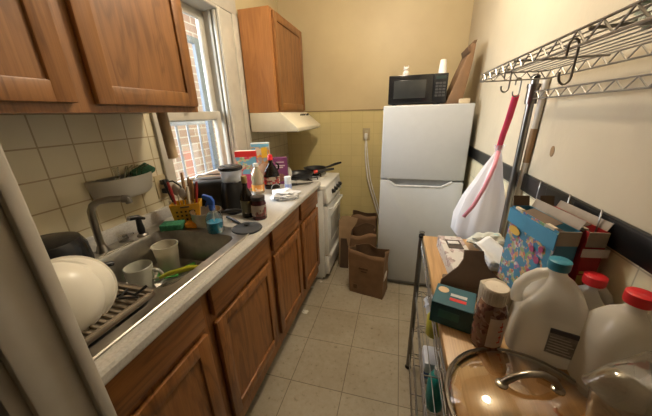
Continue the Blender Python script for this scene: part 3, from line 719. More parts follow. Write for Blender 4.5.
Mb = T((-.985, 1.005, .911)) @ Matrix.Rotation(.55, 4, 'Z')
for x, y, h, mt, nm, lean in spec:
    q = thing('cutlery', nm + ' standing in the yellow basket', 'cutlery', Mb @ Vector((x * .75, y * .6, .008)), .55, 'cutlery in the yellow basket')
    top = (math.sin(lean) * h, 0, h)
    if mt == 'steel':
        k = B(); k.tube([(0, 0, 0), (top[0] * .75, 0, h * .75)], .003, 6); k.done('stem', steel, q)
        k = B(); k.blob((top[0] * .88, 0, h * .87), (.017, .006, .03), .02, 1, 2); k.done('spoon_bowl', steel, q)
    else:
        k = B(); k.tube([(0, 0, 0), (top[0] * .5, 0, h * .5)], .003, 6); k.done('shank', steel, q)
        k = B(); k.tube([(top[0] * .45, 0, h * .45), (top[0] * .8, 0, h * .8), top], [.005, .008, .005], 8); k.done('handle', cl_cols[mt], q)
# steel saucepan with black handle
t = thing('saucepan', 'steel saucepan with a long black handle behind the spray bottle', 'saucepan', (-.865, .99, .911), .42)
k = B(); k.lathe([(.058, 0), (.065, .005), (.068, .07), (.071, .073), (.067, .073), (.063, .008), (.001, .006)], 36, None, True); k.done('pan_body', steel, t)
k = B(); k.tube([(.066, 0, .055), (.09, 0, .058), (.13, 0, .060), (.165, 0, .056)], [.005, .008, .010, .008], 10); k.done('handle', black, t)
# spray bottle
t = thing('spray_bottle', 'clear spray bottle of blue liquid with a blue trigger', 'bottle', (-.765, .915, .915), .3)
k = B(); k.lathe([(.033, 0), (.036, .004), (.036, .06), (.03, .085), (.015, .1), (.014, .112)], 28, None, True); k.done('bottle', clear('bottle_clear', (.85, .92, .95), .3, .1), t)
k = B(); k.lathe([(.0325, .003), (.0345, .006), (.0345, .05), (.001, .0505)], 26, None, True); k.done('blue_liquid', M('blue_liquid', (.02, .26, .42), .2, 0, .1, 8), t)
blu = M('trigger_blue', (.03, .1, .42), .35, 0, .06)
k = B(); k.cyl((0, 0, .104), (0, 0, .128), .0145, .012, 16); k.prism([(-.010, .125), (.013, .125), (.013, .145), (.004, .163), (-.030, .176), (-.034, .160), (-.014, .145)], 'y', -.010, .010, .004)
k.tube([(-.012, 0, .148), (-.018, 0, .134), (-.026, 0, .12)], [.005, .005, .0035], 8); k.done('trigger_head', blu, t)
k = B(); k.cyl((0, 0, .01), (0, 0, .11), .0025, None, 6); k.done('dip_tube', white_p, t)
# lid
t = thing('pan_lid', 'flat dark grey pan lid with a side handle at the counter edge', 'lid', (-.645, .975, .9115), 2.6)
k = B(); k.lathe([(.066, 0), (.068, .003), (.066, .009), (.05, .014), (.001, .018)], 36, None, True); k.done('lid', M('slate_lid', (.04, .045, .055), .5, 0, .2), t)
k = B(); k.cyl((0, 0, .016), (0, 0, .021), .007, .007, 12); k.cyl((0, 0, .021), (0, 0, .027), .013, .011, 16); k.done('knob', black, t)
k = B(); k.tube([(.064, 0, .006), (.1, 0, .008), (.19, .008, .012)], [.006, .006, .0065], 8); k.done('handle', black, t)
# toaster
t = thing('toaster', 'long black two-slot toaster below the window', 'toaster', (-1.018, 1.21, .911), .36)
k = B(); k.box(-.085, .125, -.085, .085, .008, .165, .03, 4); k.done('shell', black, t)
k = B(); k.box(-.065, .105, -.045, -.02, .160, .1665, .002); k.box(-.065, .105, .015, .04, .160, .1665, .002); k.done('slot', M('slot_grey', (.1, .1, .1), .4, .6), t)
k = B(); k.tube([(-.075, -.062, .162), (-.06, -.062, .178), (.1, -.062, .178), (.115, -.062, .162)], .004, 6); k.tube([(-.075, .06, .162), (-.06, .06, .178), (.1, .06, .178), (.115, .06, .162)], .004, 6); k.done('bun_rack', chrome_d, t)
k = B(); k.box(.125, .142, -.015, .015, .09, .108, .004); k.done('lever', black, t)
for sx in (-.06, .1):
    k = B(); k.cyl((sx, -.06, 0), (sx, -.06, .01), .01, None, 8); k.cyl((sx, .06, 0), (sx, .06, .01), .01, None, 8); k.done('foot', black_m, t)
# coffee grinder / blender
t = thing('coffee_grinder', 'black countertop grinder with a clear hopper and dark lid', 'grinder', (-.835, 1.185, .911), .2)
k = B(); k.loft([[(r * math.cos(a) * (1 + .12 * math.cos(4 * a)), r * math.sin(a) * (1 + .12 * math.cos(4 * a)), z) for a in [2 * PI * i / 32 for i in range(32)]] for r, z in ((.058, 0), (.064, .004), (.064, .09), (.056, .14), (.05, .16), (.05, .17))]); k.done('body', black, t)
k = B(); k.lathe([(.047, .166), (.05, .17), (.054, .228), (.056, .234), (.052, .234), (.048, .174)], 32, None, False); k.done('hopper', clear('hopper_clear', (.95, .95, .95), .3, .08, (.9, .9, .9), .45), t)
k = B(); k.lathe([(.058, .228), (.061, .232), (.061, .244), (.05, .25), (.001, .251)], 32, None, True); k.done('lid', M('smoke_lid', (.03, .03, .032), .25), t)
k = B(); k.lathe([(.04, .17), (.03, .18), (.015, .196), (.001, .198)], 24); k.done('blade_hub', chrome_d, t)
k = B(); k.box(.058, .066, -.03, .03, .02, .075, .004); k.done('drawer_window', M('smoke_window', (.04, .04, .045), .15), t)
# bottles and jars
def bottle(name, loc, prof, mat, label, cat, capr, capz0, capz1, capm, lab=None, labm=None, capname='cap', n=26):
    t = thing(name, label, cat, loc)
    k = B(); k.lathe(prof, n, None, True, True); k.done('bottle_body', mat, t)
    k = B(); k.lathe([(capr, capz0), (capr, capz1 - .002), (capr * .9, capz1), (.001, capz1)], 20, None, True); k.done(capname, capm, t)
    if lab:
        r, z0, z1 = lab; k = B(); k.lathe([(r - .001, z0), (r, z0), (r, z1), (r - .001, z1)], n, None, False); k.done('paper_label', labm, t)
    return t
dkglass = M('dark_sauce_glass', (.012, .007, .004), .12, 0, .2)
bottle('sauce_bottle', (-.725, 1.125, .911), [(.029, 0), (.031, .004), (.031, .105), (.024, .13), (.013, .15), (.012, .185)], dkglass, 'dark soy sauce bottle beside the black grinder', 'bottle', .0145, .178, .212, M('cap_tan', (.25, .17, .06), .4), (.0315, .025, .09), confetti('soy_label', (.13, .12, .07), [(.4, .3, .06), (.05, .05, .04), (.5, .45, .35)], 90, .45))
bottle('jam_jar', (-.655, 1.115, .911), [(.035, 0), (.037, .004), (.037, .08), (.031, .095), (.031, .104)], M('jam_glass', (.05, .008, .01), .12, 0, .3), 'dark jam jar with a dark lid at the counter edge', 'jar', .034, .098, .117, M('lid_dark', (.06, .05, .05), .35, .4), (.0375, .02, .075), confetti('jam_label', (.35, .3, .26), [(.1, .02, .02), (.3, .05, .05), (.1, .08, .06)], 80, .5), 'lid')
t = bottle('oil_bottle', (-.889, 1.535, .911), [(.038, 0), (.041, .004), (.041, .05), (.036, .075), (.041, .1), (.036, .13), (.02, .16), (.0145, .17), (.0145, .185)], clear('oil_clear', (.88, .82, .65), .35, .1, (.6, .52, .35), .35), 'clear plastic bottle with an orange label in front of the red cereal box', 'bottle', .0175, .178, .198, M('cap_clear', (.6, .58, .52), .3), (.0415, .018, .06), confetti('oil_label', (.62, .25, .04), [(.7, .55, .2), (.6, .1, .03), (.75, .7, .5)], 70, .45))
t = thing('syrup_bottle', 'dark syrup bottle with a red cap and handle beside the purple box', 'bottle', (-.845, 1.66, .911), .6)
k = B()
def ell(a, b_, z): return [(a * math.cos(2 * PI * i / 24), b_ * math.sin(2 * PI * i / 24), z) for i in range(24)]
k.loft([ell(.052, .03, 0), ell(.055, .032, .006), ell(.055, .032, .09), ell(.045, .028, .13), ell(.022, .02, .165), ell(.015, .015, .18), ell(.015, .015, .205)]); k.done('bottle_body', dkglass, t)
k = B(); k.lathe([(.018, .2), (.018, .226), (.012, .236), (.001, .237)], 18); k.done('cap', M('cap_red', (.62, .02, .03), .35), t)
k = B(); k.tube(arc((.028, 0, .15), .026, -.9, 1.4, 10), .006, 8); k.done('handle', dkglass, t)
k = B(); k.loft([ell(.0557, .0327, .035), ell(.0557, .0327, .085)], False, False); k.done('paper_label', confetti('syrup_label', (.35, .28, .2), [(.5, .03, .03), (.02, .01, .01), (.55, .5, .4)], 60, .6), t)
# boxes on the counter
def carton(name, loc, rz, w, d, h, front, side, top, label, cat='box', band=None):
    """front face looks along local -y"""
    t = thing(name, label, cat, loc, rz)
    k = B(); k.box(-w / 2, w / 2, -d / 2, d / 2, 0, h, .0015, 1); k.done('carton', side, t, False)
    k = B(); k.box(-w / 2 + .001, w / 2 - .001, -d / 2 - .0008, -d / 2 + .001, .002, h - .002); k.done('printed_front', front, t, False)
    k = B(); k.box(-w / 2 + .002, w / 2 - .002, -d / 2 + .002, d / 2 - .002, h - .001, h + .0008); k.done('top_flap', top, t, False)
    if band:
        for (z0, z1, x0, x1, m) in band:
            k = B(); k.box(x0, x1, -d / 2 - .0016, -d / 2, z0, z1); k.done('printed_band', m, t, False)
    return t
redp = M('print_red', (.6, .03, .03), .4); skyp = M('print_sky', (.16, .42, .62), .4); pink = M('print_pink', (.62, .08, .22), .4); yel = M('print_yellow', (.72, .5, .05), .4); cream = M('print_cream', (.66, .6, .48), .4)
front1 = confetti('cereal_front', (.18, .42, .6), [(.65, .05, .12), (.7, .45, .3), (.7, .68, .5), (.2, .5, .2), (.68, .3, .4)], 75, .5)
carton('cereal_box', (-.975, 1.575, .911), .42, .135, .05, .272, front1, redp, cream, 'cereal box with red top edge and blue front, beside the window', 'cereal box', [(.235, .272, -.0675, .0675, redp), (.02, .12, -.05, .025, confetti('cereal_pink', (.66, .06, .2), [(.7, .4, .45), (.7, .66, .5), (.65, .05, .12)], 50, .45))])
carton('cereal_box', (-.932, 1.70, .911), .42, .125, .055, .31, confetti('cereal2_front', (.66, .6, .44), [(.72, .45, .05), (.16, .42, .62), (.6, .3, .05), (.7, .68, .6)], 40, .5), M('carton_white', (.62, .58, .48), .5), M('carton_top_blue', (.5, .6, .64), .5), 'taller yellow and white cereal box behind the red topped one', 'cereal box', [(.21, .28, .005, .045, yel), (.285, .305, -.06, .06, skyp)])
t = carton('tea_box', (-.835, 1.80, .911), .3, .1, .05, .195, M('purple_print', (.2, .05, .16), .45, 0, .15), M('purple_side', (.13, .035, .1), .45), M('purple_top', (.22, .07, .18), .45), 'purple food box next to the dark syrup bottle', 'box')
wpr = M('print_white', (.6, .5, .55), .4)
for i, (z, a, b_) in enumerate(((.16, -.028, .028), (.135, -.034, .034), (.122, -.034, .02))):
    k = B(); k.box(a, b_, -.0268, -.025, z, z + .008); k.done('printed_line', wpr, t, False)
k = B(); k.lathe([(.03, 0), (.03, .001)], 20, T((.0, -.0255, .05)) @ rot_to((0, -1, 0)), True, True); k.done('printed_picture', M('print_brown', (.28, .14, .1), .5, 0, .5, 80), t)
# small yellow carton peeping above
# spoon rest / white dish standing on the stove edge
t = thing('white_dish', 'small white dish standing on edge between the stove and the purple box', 'dish', (-.87, 1.93, .93))
k = B(); k.lathe([(.001, .0), (.035, .0), (.062, .014), (.061, .018), (.034, .005), (.001, .005)], 28, rot_to((.55, -.8, .25)), False); k.done('dish', M('dish_white', (.6, .58, .52), .4), t)
k = B(); k.lathe([(.03, 0), (.03, .003)], 20, rot_to((.55, -.8, .25)) @ T((0, 0, -.003)), True, True); k.done('dish_foot', M('dish_white', (.6, .58, .52), .4), t)
t.location.z = .955
t = bottle('spice_shaker', (-.69, 1.578, .911), [(.021, 0), (.023, .003), (.023, .075), (.02, .082)], M('shaker_body', (.62, .64, .68), .4), 'small white shaker with a blue band on the far counter', 'shaker', .0225, .08, .108, M('shaker_cap', (.72, .74, .76), .4), (.0235, .012, .06), confetti('shaker_label', (.3, .36, .6), [(.6, .6, .65), (.1, .15, .4)], 90, .4))
plast = M('white_crumpled_plastic', (.66, .67, .7), .6, 0, .05, 30)
k = B(); k.blob((0, 0, .022), (.095, .062, .042), .22, 2.5, 4, 2, 0); k.blob((.03, .08, .012), (.09, .03, .016), .25, 3, 3, 5, 0)
o = k.done('crumpled_plastic', plast); o.location = (-.655, 1.44, .911); o.rotation_euler = (0, 0, .5); tag(o, 'crumpled white plastic wrapper with print on the far counter', 'wrapper'); o.name = 'plastic_wrapper'
t = thing('kitchen_knife', 'black kitchen knife lying on the far counter behind the shaker', 'knife', (-.69, 1.765, .913), .55)
k = B(); k.tube([(-.09, 0, .007), (-.04, 0, .009), (-.01, 0, .008)], [.006, .01, .008], 10); k.done('handle', black, t)
k = B(); k.prism([(-.012, -.012), (.09, -.01), (.115, .008), (.07, .014), (-.012, .014)], 'z', .006, .009); k.done('blade', M('black_blade', (.03, .03, .035), .3, .6), t, False)
k = B(); k.tube([(.03 * math.cos(a), .012 + .0 * a, .034 + .03 * math.sin(a)) for a in [2 * PI * i / 20 for i in range(20)]], .003, 6, True)
o = k.done('wire_ring', chrome); o.location = (-.755, 1.53, .911); o.rotation_euler = (0, 0, .5); tag(o, 'thin steel wire ring standing in front of the syrup bottle', 'ring')

# ------------------------------------------------------------------ paper bags on the floor
def grocery_bag(loc, rz, w, d, h, label, lean=(0, 0), seed=0, slump=0.0, prints=True):
    """open-topped brown bag with sagging torn rim"""
    t = thing('grocery_bag', label, 'paper bag', loc, rz)
    nz, per = 9, []
    base = []
    m = 8
    for i in range(m): base.append((-w / 2 + w * i / m, -d / 2))
    for i in range(m): base.append((w / 2, -d / 2 + d * i / m))
    for i in range(m): base.append((w / 2 - w * i / m, d / 2))
    for i in range(m): base.append((-w / 2, d / 2 - d * i / m))
    rings = []
    for j in range(nz + 1):
        f = j / nz; r = []
        for i, (x, y) in enumerate(base):
            nn = noise.noise(Vector((x * 9, y * 9, f * 4 + seed * 5)))
            top = h * (1 + .12 * noise.noise(Vector((x * 7, y * 7, seed))) - slump * (y / d + .5) * .3)
            sx = 1 + .10 * f * nn; k_ = .012 * nn * (.3 + f)
            crease = 1 - .12 * f * max(0, 1 - abs(y) / (d * .3)) if abs(abs(x) - w / 2) < 1e-6 else 1
            r.append((x * sx * crease + lean[0] * f * h + k_, y * sx + lean[1] * f * h + k_, f * top))
        rings.append(r)
    k = B(); k.loft(rings, True, False); o = k.done('bag_walls', kraft, t, True, .003, ang=55)
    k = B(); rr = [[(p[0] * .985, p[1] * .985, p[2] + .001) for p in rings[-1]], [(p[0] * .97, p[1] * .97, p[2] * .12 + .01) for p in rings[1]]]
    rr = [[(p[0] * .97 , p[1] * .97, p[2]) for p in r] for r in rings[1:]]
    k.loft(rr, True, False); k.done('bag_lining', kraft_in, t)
    if prints:
        dk = M('bag_print', (.1, .055, .025), .8)
        for (a0, a1, z0, z1) in ((-.22, .05, .62, .66), (-.15, .02, .56, .585), (-.38, -.26, .12, .22)):
            k = B(); k.box(w * a0, w * a1, -d / 2 - .006, -d / 2 - .001, h * z0, h * z1); k.done('printed_mark', dk, t, False)
    return t
t = grocery_bag((-.165, 1.882, 0), -.20,   .275, .165, .378, 'open brown paper grocery bag standing in front of the refrigerator', (-.03, .0), 1)
k = B(); k.box(.133, .1375, -.05, .03, .15, .20); k.done('receipt', M('receipt_white', (.62, .58, .52), .6), t, False)
grocery_bag((-.245, 2.20, 0), .12, .22, .2, .40, 'brown paper bag standing right behind the front grocery bag', (-.04, .02), 3, prints=False)
grocery_bag((-.30, 2.50, 0), .05, .25, .2, .44, 'rearmost brown paper bag against the tiled back wall', (.03, .0), 6, prints=False)
t = thing('flattened_carton', 'torn flattened brown cardboard leaning between the stove and the paper bags', 'cardboard', (-.44, 2.17, 0), .05)
k = B(); k.prism([(-.04, .0), (.045, .0), (.055, .2), (.07, .38), (.12, .46), (.13, .50), (.03, .525), (-.02, .515), (-.045, .47)], 'y', 0, .006, 0, Matrix.Rotation(-.06, 4, 'X')); k.done('panel', card, t, False)
k = B(); k.prism([(-.03, .0), (.05, .0), (.045, .22), (.03, .30), (-.025, .33)], 'y', -.012, -.007, 0, Matrix.Rotation(-.1, 4, 'X')); k.done('shadow_sheet', dkcard, t, False)  # dark sheet standing in for the shadow beneath the leaning panel

scr = M('scrap_white', (.6, .56, .5), .7)
for i, (x, y, s_, lab) in enumerate(((-.60, 1.50, .035, 'crumpled scrap of white paper on the floor by the cabinet toe kick'), (-.64, 1.80, .02, 'tiny pale crumb of litter on the floor near the stove'), (-.585, 1.89, .018, 'tiny scrap of litter on the floor at the stove corner'))):
    k = B(); k.blob((0, 0, s_ * .15), (s_, s_ * .8, s_ * .25), .6, 4, 2, i, 0); o = k.done('paper_scrap', scr); o.location = (x, y, .001); tag(o, lab, 'litter')

# ------------------------------------------------------------------ baker's rack
RX0, RX1, RY0, RY1, RT = .135, .462, .262, 1.21, .86
t = thing('bakers_rack', 'chrome wire bakers rack with a wooden top along the right wall', 'rack', (RX0, RY0, 0))
rw, rd_ = RX1 - RX0, RY1 - RY0
k = B(); k.box(.003, rw + .012, -.0, rd_ - .03, RT - .028, RT, .004); k.done('wood_top', butcher, t)
for (x, y, h) in ((0, 0, .84), (0, rd_, .84), (rw, 0, 1.50), (rw, rd_, 1.50)):
    k = B(); k.cyl((x, y, .02), (x, y, h), .0127, None, 14)
    for z in range(int(h / .03)): k.cyl((x, y, .05 + z * .03), (x, y, .053 + z * .03), .0131, None, 12)
    k.done('post', M('post_chrome', (.23, .22, .2), .33, 1, .06), t)
    k = B(); k.lathe([(.014, -.004), (.0145, .008), (.008, .014), (.001, .015)], 14, T((x, y, h))); k.done('cap', black, t)
    k = B(); k.lathe([(.006, 0), (.018, .004), (.012, .022)], 12, T((x, y, 0)), True, True); k.done('foot', black, t)
def truss(q, p0, p1, hgt, n, r=.0024, r2=.0017):
    p0, p1 = Vector(p0), Vector(p1); up = Vector((0, 0, hgt))
    q.tube([p0, p1], r, 6); q.tube([p0 + up, p1 + up], r, 6)
    for i in range(n):
        a = p0.lerp(p1, i / n); b_ = p0.lerp(p1, (i + .5) / n); c_ = p0.lerp(p1, (i + 1) / n)
        q.tube([a, b_ + up], r2, 5); q.tube([b_ + up, c_], r2, 5)
def wire_shelf(z, x0, x1, y0, y1, nw, name, hgt=.03, ncross=3, wires='y'):
    q = B(); n = int((y1 - y0) / .055)
    truss(q, (x0, y0, z), (x0, y1, z), hgt, n); truss(q, (x1, y0, z), (x1, y1, z), hgt, n)
    truss(q, (x0, y0, z), (x1, y0, z), hgt, 5); truss(q, (x0, y1, z), (x1, y1, z), hgt, 5)
    o = q.done(name, chrome, t)
    q = B()
    for i in range(1, nw): x = x0 + (x1 - x0) * i / nw; q.tube([(x, y0, z + hgt), (x, y1, z + hgt)], .0019, 5)
    for i in range(1, ncross + 1): y = y0 + (y1 - y0) * i / (ncross + 1); q.tube([(x0, y, z + hgt - .004), (x1, y, z + hgt - .004)], .003, 6)
    q.done('shelf_wires', chrome, o)
    return o
wire_shelf(.792, 0, rw, 0, rd_, 12, 'top_frame')
for z in (.50, .27, .08): wire_shelf(z, 0, rw, 0, rd_, 13, 'lower_shelf')
q_up = wire_shelf(1.492, .267 - RX0, rw, -.0, 1.135 - RY0, 9, 'upper_shelf', .024, 2)
k = B(); truss(k, (rw, 0, 1.432), (rw, rd_, 1.432), .024, 15); k.done('back_rail', chrome, t)
for y in (0, rd_):
    k = B(); k.cyl((rw, y, 1.415), (rw, y, 1.475), .019, None, 16); k.cyl((rw, y, 1.47), (rw, y, 1.482), .0215, None, 16); k.done('collar', chrome_d, t)
# back guard wires above the rail
for y in (.47, .60, .77):
    k = B(); k.tube([(rw + .012, y - .004, 1.06), (rw + .012, y - .004, 1.135), (rw + .014, y, 1.155), (rw + .02, y + .01, 1.165), (rw + .022, y + .016, 1.15)], .002, 6); k.done('guard_wire', chrome, t)
    k = B()
    pass
# things on lower shelves
def shelf_item(name, label, cat, loc, build):
    q = thing(name, label, cat, loc); build(q); return q
def b1(q):
    k = B(); k.lathe([(.03, 0), (.032, .005), (.032, .14), (.022, .165), (.012, .172)], 20, None, True, True); k.done('bottle_body', M('teal_plastic', (.02, .3, .28), .35), q)
    k = B(); k.cyl((0, 0, .17), (0, 0, .2), .014, None, 14); k.done('cap', white_p, q)
shelf_item('cleaner_bottle', 'teal bottle standing on the wire shelf under the wooden top', 'bottle', (.197, .80, .302), b1)
def b2(q):
    k = B(); k.box(-.04, .04, -.05, .05, 0, .12, .01); k.done('wrap', M('pack_white', (.62, .64, .72), .4), q)
    k = B(); k.box(-.0405, .0405, -.0505, .0505, .03, .075, .008); k.done('printed_band', M('pack_blue', (.12, .2, .5), .4), q)
shelf_item('paper_pack', 'white and blue package on the wire shelf beside the teal bottle', 'package', (.2, .93, .302), b2)
def b3(q):
    k = B(); k.blob((0, 0, .05), (.05, .06, .05), .3, 3, 3, 4, 0); k.done('bag_film', M('pack_pale', (.55, .57, .62), .4), q)
shelf_item('snack_bag', 'pale plastic bag on the wire shelf at the far end of the rack', 'bag', (.2, 1.05, .532), b3)
def b4(q):
    k = B(); k.lathe([(.025, 0), (.028, .004), (.028, .09), (.016, .11)], 18, None, True, True); k.done('bottle_body', M('pack_yellow', (.55, .5, .06), .4), q)
    k = B(); k.cyl((0, 0, .108), (0, 0, .125), .015, None, 12); k.done('cap', white_p, q)
shelf_item('yellow_bottle', 'small yellow bottle on the wire shelf near the far post', 'bottle', (.185, .93, .532), b4)

# S hooks
def s_hook(loc, rz, s_, label, r=.002):
    k = B()
    pts = arc((0, 0, 0), s_ * .16, PI, 0, 8, 'xz')            # over the wire
    pts = [(-s_ * .16, 0, -s_ * .22)] + pts + [(s_ * .16, 0, -s_ * .6)] + arc((s_ * .16 - s_ * .2, 0, -s_ * .62), s_ * .2, 0, -PI, 10, 'xz')
    pts += [(s_ * .16 - s_ * .4, 0, -s_ * .55)]
    k.tube(pts, r, 8); o = k.done('s_hook', M('hook_grey', (.28, .26, .24), .4, .8, .06)); o.location = loc; o.rotation_euler = (0, 0, rz)
    return tag(o, label, 'hook', 'S hooks on the wire shelf')
s_hook((.272, .885, 1.489), .35, .056, 'dark S hook at the far end of the upper shelf edge')
s_hook((.272, .594, 1.495), .5, .07, 'largest dark S hook hanging nearest from the upper shelf edge')
s_hook((.385, 1.135, 1.489), .3, .06, 'thin S hook holding the red strings of the white bag', .0022)

# hanging trash bag
bag_m = clear('white_bag_film', (.92, .92, .94), .25, .3, (.88, .86, .88), .82)
t = thing('trash_bag', 'white plastic bag with red drawstring hanging at the rack end', 'bag', (.40, 1.312, .80))
k = B(); rings = []
for j, (z, rx, ry, cx_) in enumerate(((0, .03, .03, -.02), (.012, .07, .05, -.02), (.05, .10, .072, -.016), (.13, .098, .07, -.012), (.22, .08, .06, -.006), (.30, .05, .045, .004), (.36, .033, .032, .012), (.405, .018, .018, .018), (.425, .010, .010, .02), (.44, .016, .014, .02), (.455, .022, .02, .022))):
    r = []
    for i in range(40):
        a = 2 * PI * i / 40
        f = 1 + (.07 + .13 * j / 10) * math.sin(a * 7 + j * .35) * (1 if 1 < j < 9 else .4) + .07 * noise.noise(Vector((math.cos(a) * 2, math.sin(a) * 2, z * 9)))
        r.append((cx_ + rx * f * math.cos(a), ry * f * math.sin(a), z))
    rings.append(r)
k.loft(rings, True, False); k.done('bag_film', bag_m, t)
red_s = M('red_drawstring', (.9, .07, .16), .4, 0, .08); pink_s = M('pink_drawstring', (.75, .3, .36), .45, 0, .08)
k = B(); k.prism([(.012, .43), (.026, .43), (-.016, .625), (-.028, .625)], 'y', -.145, -.141, 0, Matrix(((1, 0, 0, 0), (0, 1, 0, 0), (0, 0, 1, 0), (0, 0, 0, 1)))) if False else None
def ribbon(q, pts, w):
    pts = [Vector(p) for p in pts]; prev = None
    for i, p in enumerate(pts):
        d = pts[min(i + 1, len(pts) - 1)] - pts[max(i - 1, 0)]; d.normalize()
        side = d.cross(Vector((.15, 1, .1))); side.normalize()
        a, b_ = q.bm.verts.new(p + side * w / 2), q.bm.verts.new(p - side * w / 2)
        if prev: q.bm.faces.new([prev[0], a, b_, prev[1]])
        prev = (a, b_)
ribbon(k, [(.02, 0, .432), (.01, -.05, .5), (-.003, -.12, .57), (-.014, -.174, .644)], .022); k.done('drawstring', red_s, t, True, .002)
k = B(); ribbon(k, [(.018, -.012, .43), (-.0, -.05, .37), (-.03, -.072, .28), (-.062, -.08, .20), (-.092, -.07, .14)], .016); k.done('drawstring', pink_s, t, True, .002)

# broom handle leaning behind the rack
t = thing('broom_handle', 'white and brown broom stick leaning on the wall behind the rack post', 'broom', (.486, 1.255, 0))
P0, P1 = Vector((0, 0, .0)), Vector((.003, -.066, 1.50))
k = B(); k.cyl(P0.lerp(P1, .04), P1, .0105, None, 12); k.done('stick', M('stick_white', (.6, .55, .47), .4), t)
k = B(); k.cyl(P0.lerp(P1, .80), P0.lerp(P1, .885), .0112, None, 12); k.done('brown_section', M('stick_brown', (.28, .16, .07), .5), t)
k = B(); k.box(-.012, .012, -.06, .06, 0, .07, .004); k.done('broom_head', M('broom_dark', (.1, .08, .06), .8), t)

# bag of greens on the upper shelf
k = B(); k.blob((0, 0, .05), (.055, .10, .075), .4, 3.5, 4, 9, 0); o = k.done('produce_bag', confetti('greens_bag', (.28, .32, .24), [(.1, .15, .08), (.45, .48, .42), (.2, .26, .16)], 55, .55)); o.location = (.395, .578, 1.519); tag(o, 'grey green plastic bag lying on the upper wire shelf', 'bag')

# ------------------------------------------------------------------ on the rack top
Z = RT + .001
# cling wrap box
t = thing('wrap_box', 'white printed wrap box with an open side at the far end of the rack', 'box', (.235, .955, Z), .06)
wb_m = confetti('wrap_print', (.52, .49, .45), [(.2, .16, .15), (.4, .3, .28), (.62, .6, .58)], 70, .5)
k = B(); k.box(-.045, .045, -.16, .13, 0, .05, .003); k.done('carton', wb_m, t, False)
k = B(); k.box(-.025, .028, .02, .09, .0495, .0515); k.done('cut_out', M('cut_dark', (.06, .045, .035), .8), t, False)
k = B(); k.box(-.02, .02, .05, .075, .051, .055, .002); k.done('roll_end', M('pack_white2', (.55, .53, .5), .5), t)
# dark brown cardboard piece
t = thing('cardboard_insert', 'dark brown flared cardboard insert leaning on the wrap box', 'cardboard', (.248, .755, Z), .05); t.scale = (1.3, 1.1, 1.15)
k = B(); k.prism([(-.075, .0), (.075, .0), (.07, .015), (.03, .055), (.022, .075), (.02, .10), (-.022, .10), (-.024, .075), (-.035, .055), (-.072, .018)], 'y', -.004, .004, .002, T((0, .0, .028)) @ Matrix.Rotation(-.5, 4, 'X')); k.done('panel', dkcard, t)
k = B(); k.box(-.06, .06, .0, .06, 0, .03, .003); k.done('fold', M('fold_brown', (.12, .08, .05), .7), t)
# teal box
t = thing('medicine_box', 'dark teal cardboard box with an open end beside the brown insert', 'box', (.172, .655, Z), -.30); t.scale = (1, 1, .78)
teal = M('teal_card', (.016, .088, .12), .45, 0, .12); 
k = B(); k.box(-.05, .05, -.045, .045, 0, .084, .002); k.done('carton', teal, t, False)
k = B(); k.lathe([(.014, 0), (.014, .001)], 16, T((-.03, .02, .0835)), True, True); k.done('seal', M('seal_tan', (.5, .36, .22), .5), t)
k = B(); k.box(-.01, .03, .0, .012, .0835, .0848); k.done('printed_band', M('print_pale', (.5, .5, .5), .5), t, False)
k = B(); k.box(-.01, .03, -.02, -.008, .0835, .0848); k.done('printed_band', redp, t, False)
k = B(); k.box(-.03, .02, -.0462, -.043, .03, .06); k.done('printed_mark', M('teal_mark', (.03, .14, .16), .5), t, False)
# beige card flap resting on it
t = thing('card_sleeve', 'crumpled beige card sleeve standing between the teal box and the seasoning bottle', 'card', (.285, .70, Z), .25)
k = B(); k.prism([(-.03, 0), (.03, 0), (.034, .05), (.03, .085), (.0, .10), (-.04, .092), (-.036, .05)], 'y', -.03, .03, .004, Matrix.Rotation(.12, 4, 'X')); k.done('sleeve', M('beige_card', (.42, .35, .25), .6, 0, .15, 25, .3), t)
# crumpled cloth / film and napkin
k = B(); k.blob((0, 0, .03), (.075, .06, .04), .22, 2, 4, 3, 0); o = k.done('dish_towel', confetti('towel', (.42, .42, .36), [(.5, .5, .46), (.2, .4, .42), (.3, .28, .22)], 30, .45, .8)); o.location = (.375, 1.10, Z); tag(o, 'crumpled grey and teal towel at the back of the rack top', 'towel')
k = B(); k.grid(lambda u, v: ((u - .5) * .085, (v - .5) * .1, .045 + .05 * v + .012 * math.sin(u * 7 + v * 4)), 10, 10); k.blob((0, 0, .025), (.045, .04, .03), .25, 2, 3, 8, 0); o = k.done('paper_napkin', M('napkin_white', (.7, .7, .7), .8, 0, .04), None, True, .002); o.location = (.345, .935, Z); o.rotation_euler = (0, 0, .3); tag(o, 'crumpled white paper napkin in front of the cereal boxes', 'napkin')
# seasoning bottle
t = thing('seasoning_bottle', 'clear bottle of reddish seasoning with a white screw cap', 'bottle', (.236, .583, Z)); t.scale = (.87, .87, .98)
k = B(); k.lathe([(.034, 0), (.038, .005), (.038, .05), (.036, .06), (.038, .07), (.037, .1), (.03, .122), (.026, .128)], 30, None, True, True); k.done('bottle_body', confetti('seasoning', (.2, .11, .07), [(.22, .1, .07), (.11, .045, .035), (.32, .2, .15)], 110, .5, .15), t)
k = B(); k.lathe([(.029, .126), (.0295, .13), (.0295, .160), (.027, .164), (.001, .165)], 30, None, True)
for i in range(24):
    a = 2 * PI * i / 24; k.box(-.001, .001, -.001, .001, .13, .158, 0, 1, T((.0295 * math.cos(a), .0295 * math.sin(a), 0)))
k.done('cap', M('cap_ivory', (.62, .55, .45), .45), t)
def curved(r, a0, a1, z0, z1, n=8):
    q = B(); q.grid(lambda u, v: (r * math.cos(a0 + (a1 - a0) * u), r * math.sin(a0 + (a1 - a0) * u), z0 + (z1 - z0) * v), n, 1); return q
k = curved(.0388, -1.9, -.2, .016, .098); k.done('paper_label', M('label_cream', (.5, .42, .34), .6), t)
redm = M('label_red', (.45, .05, .04), .6)
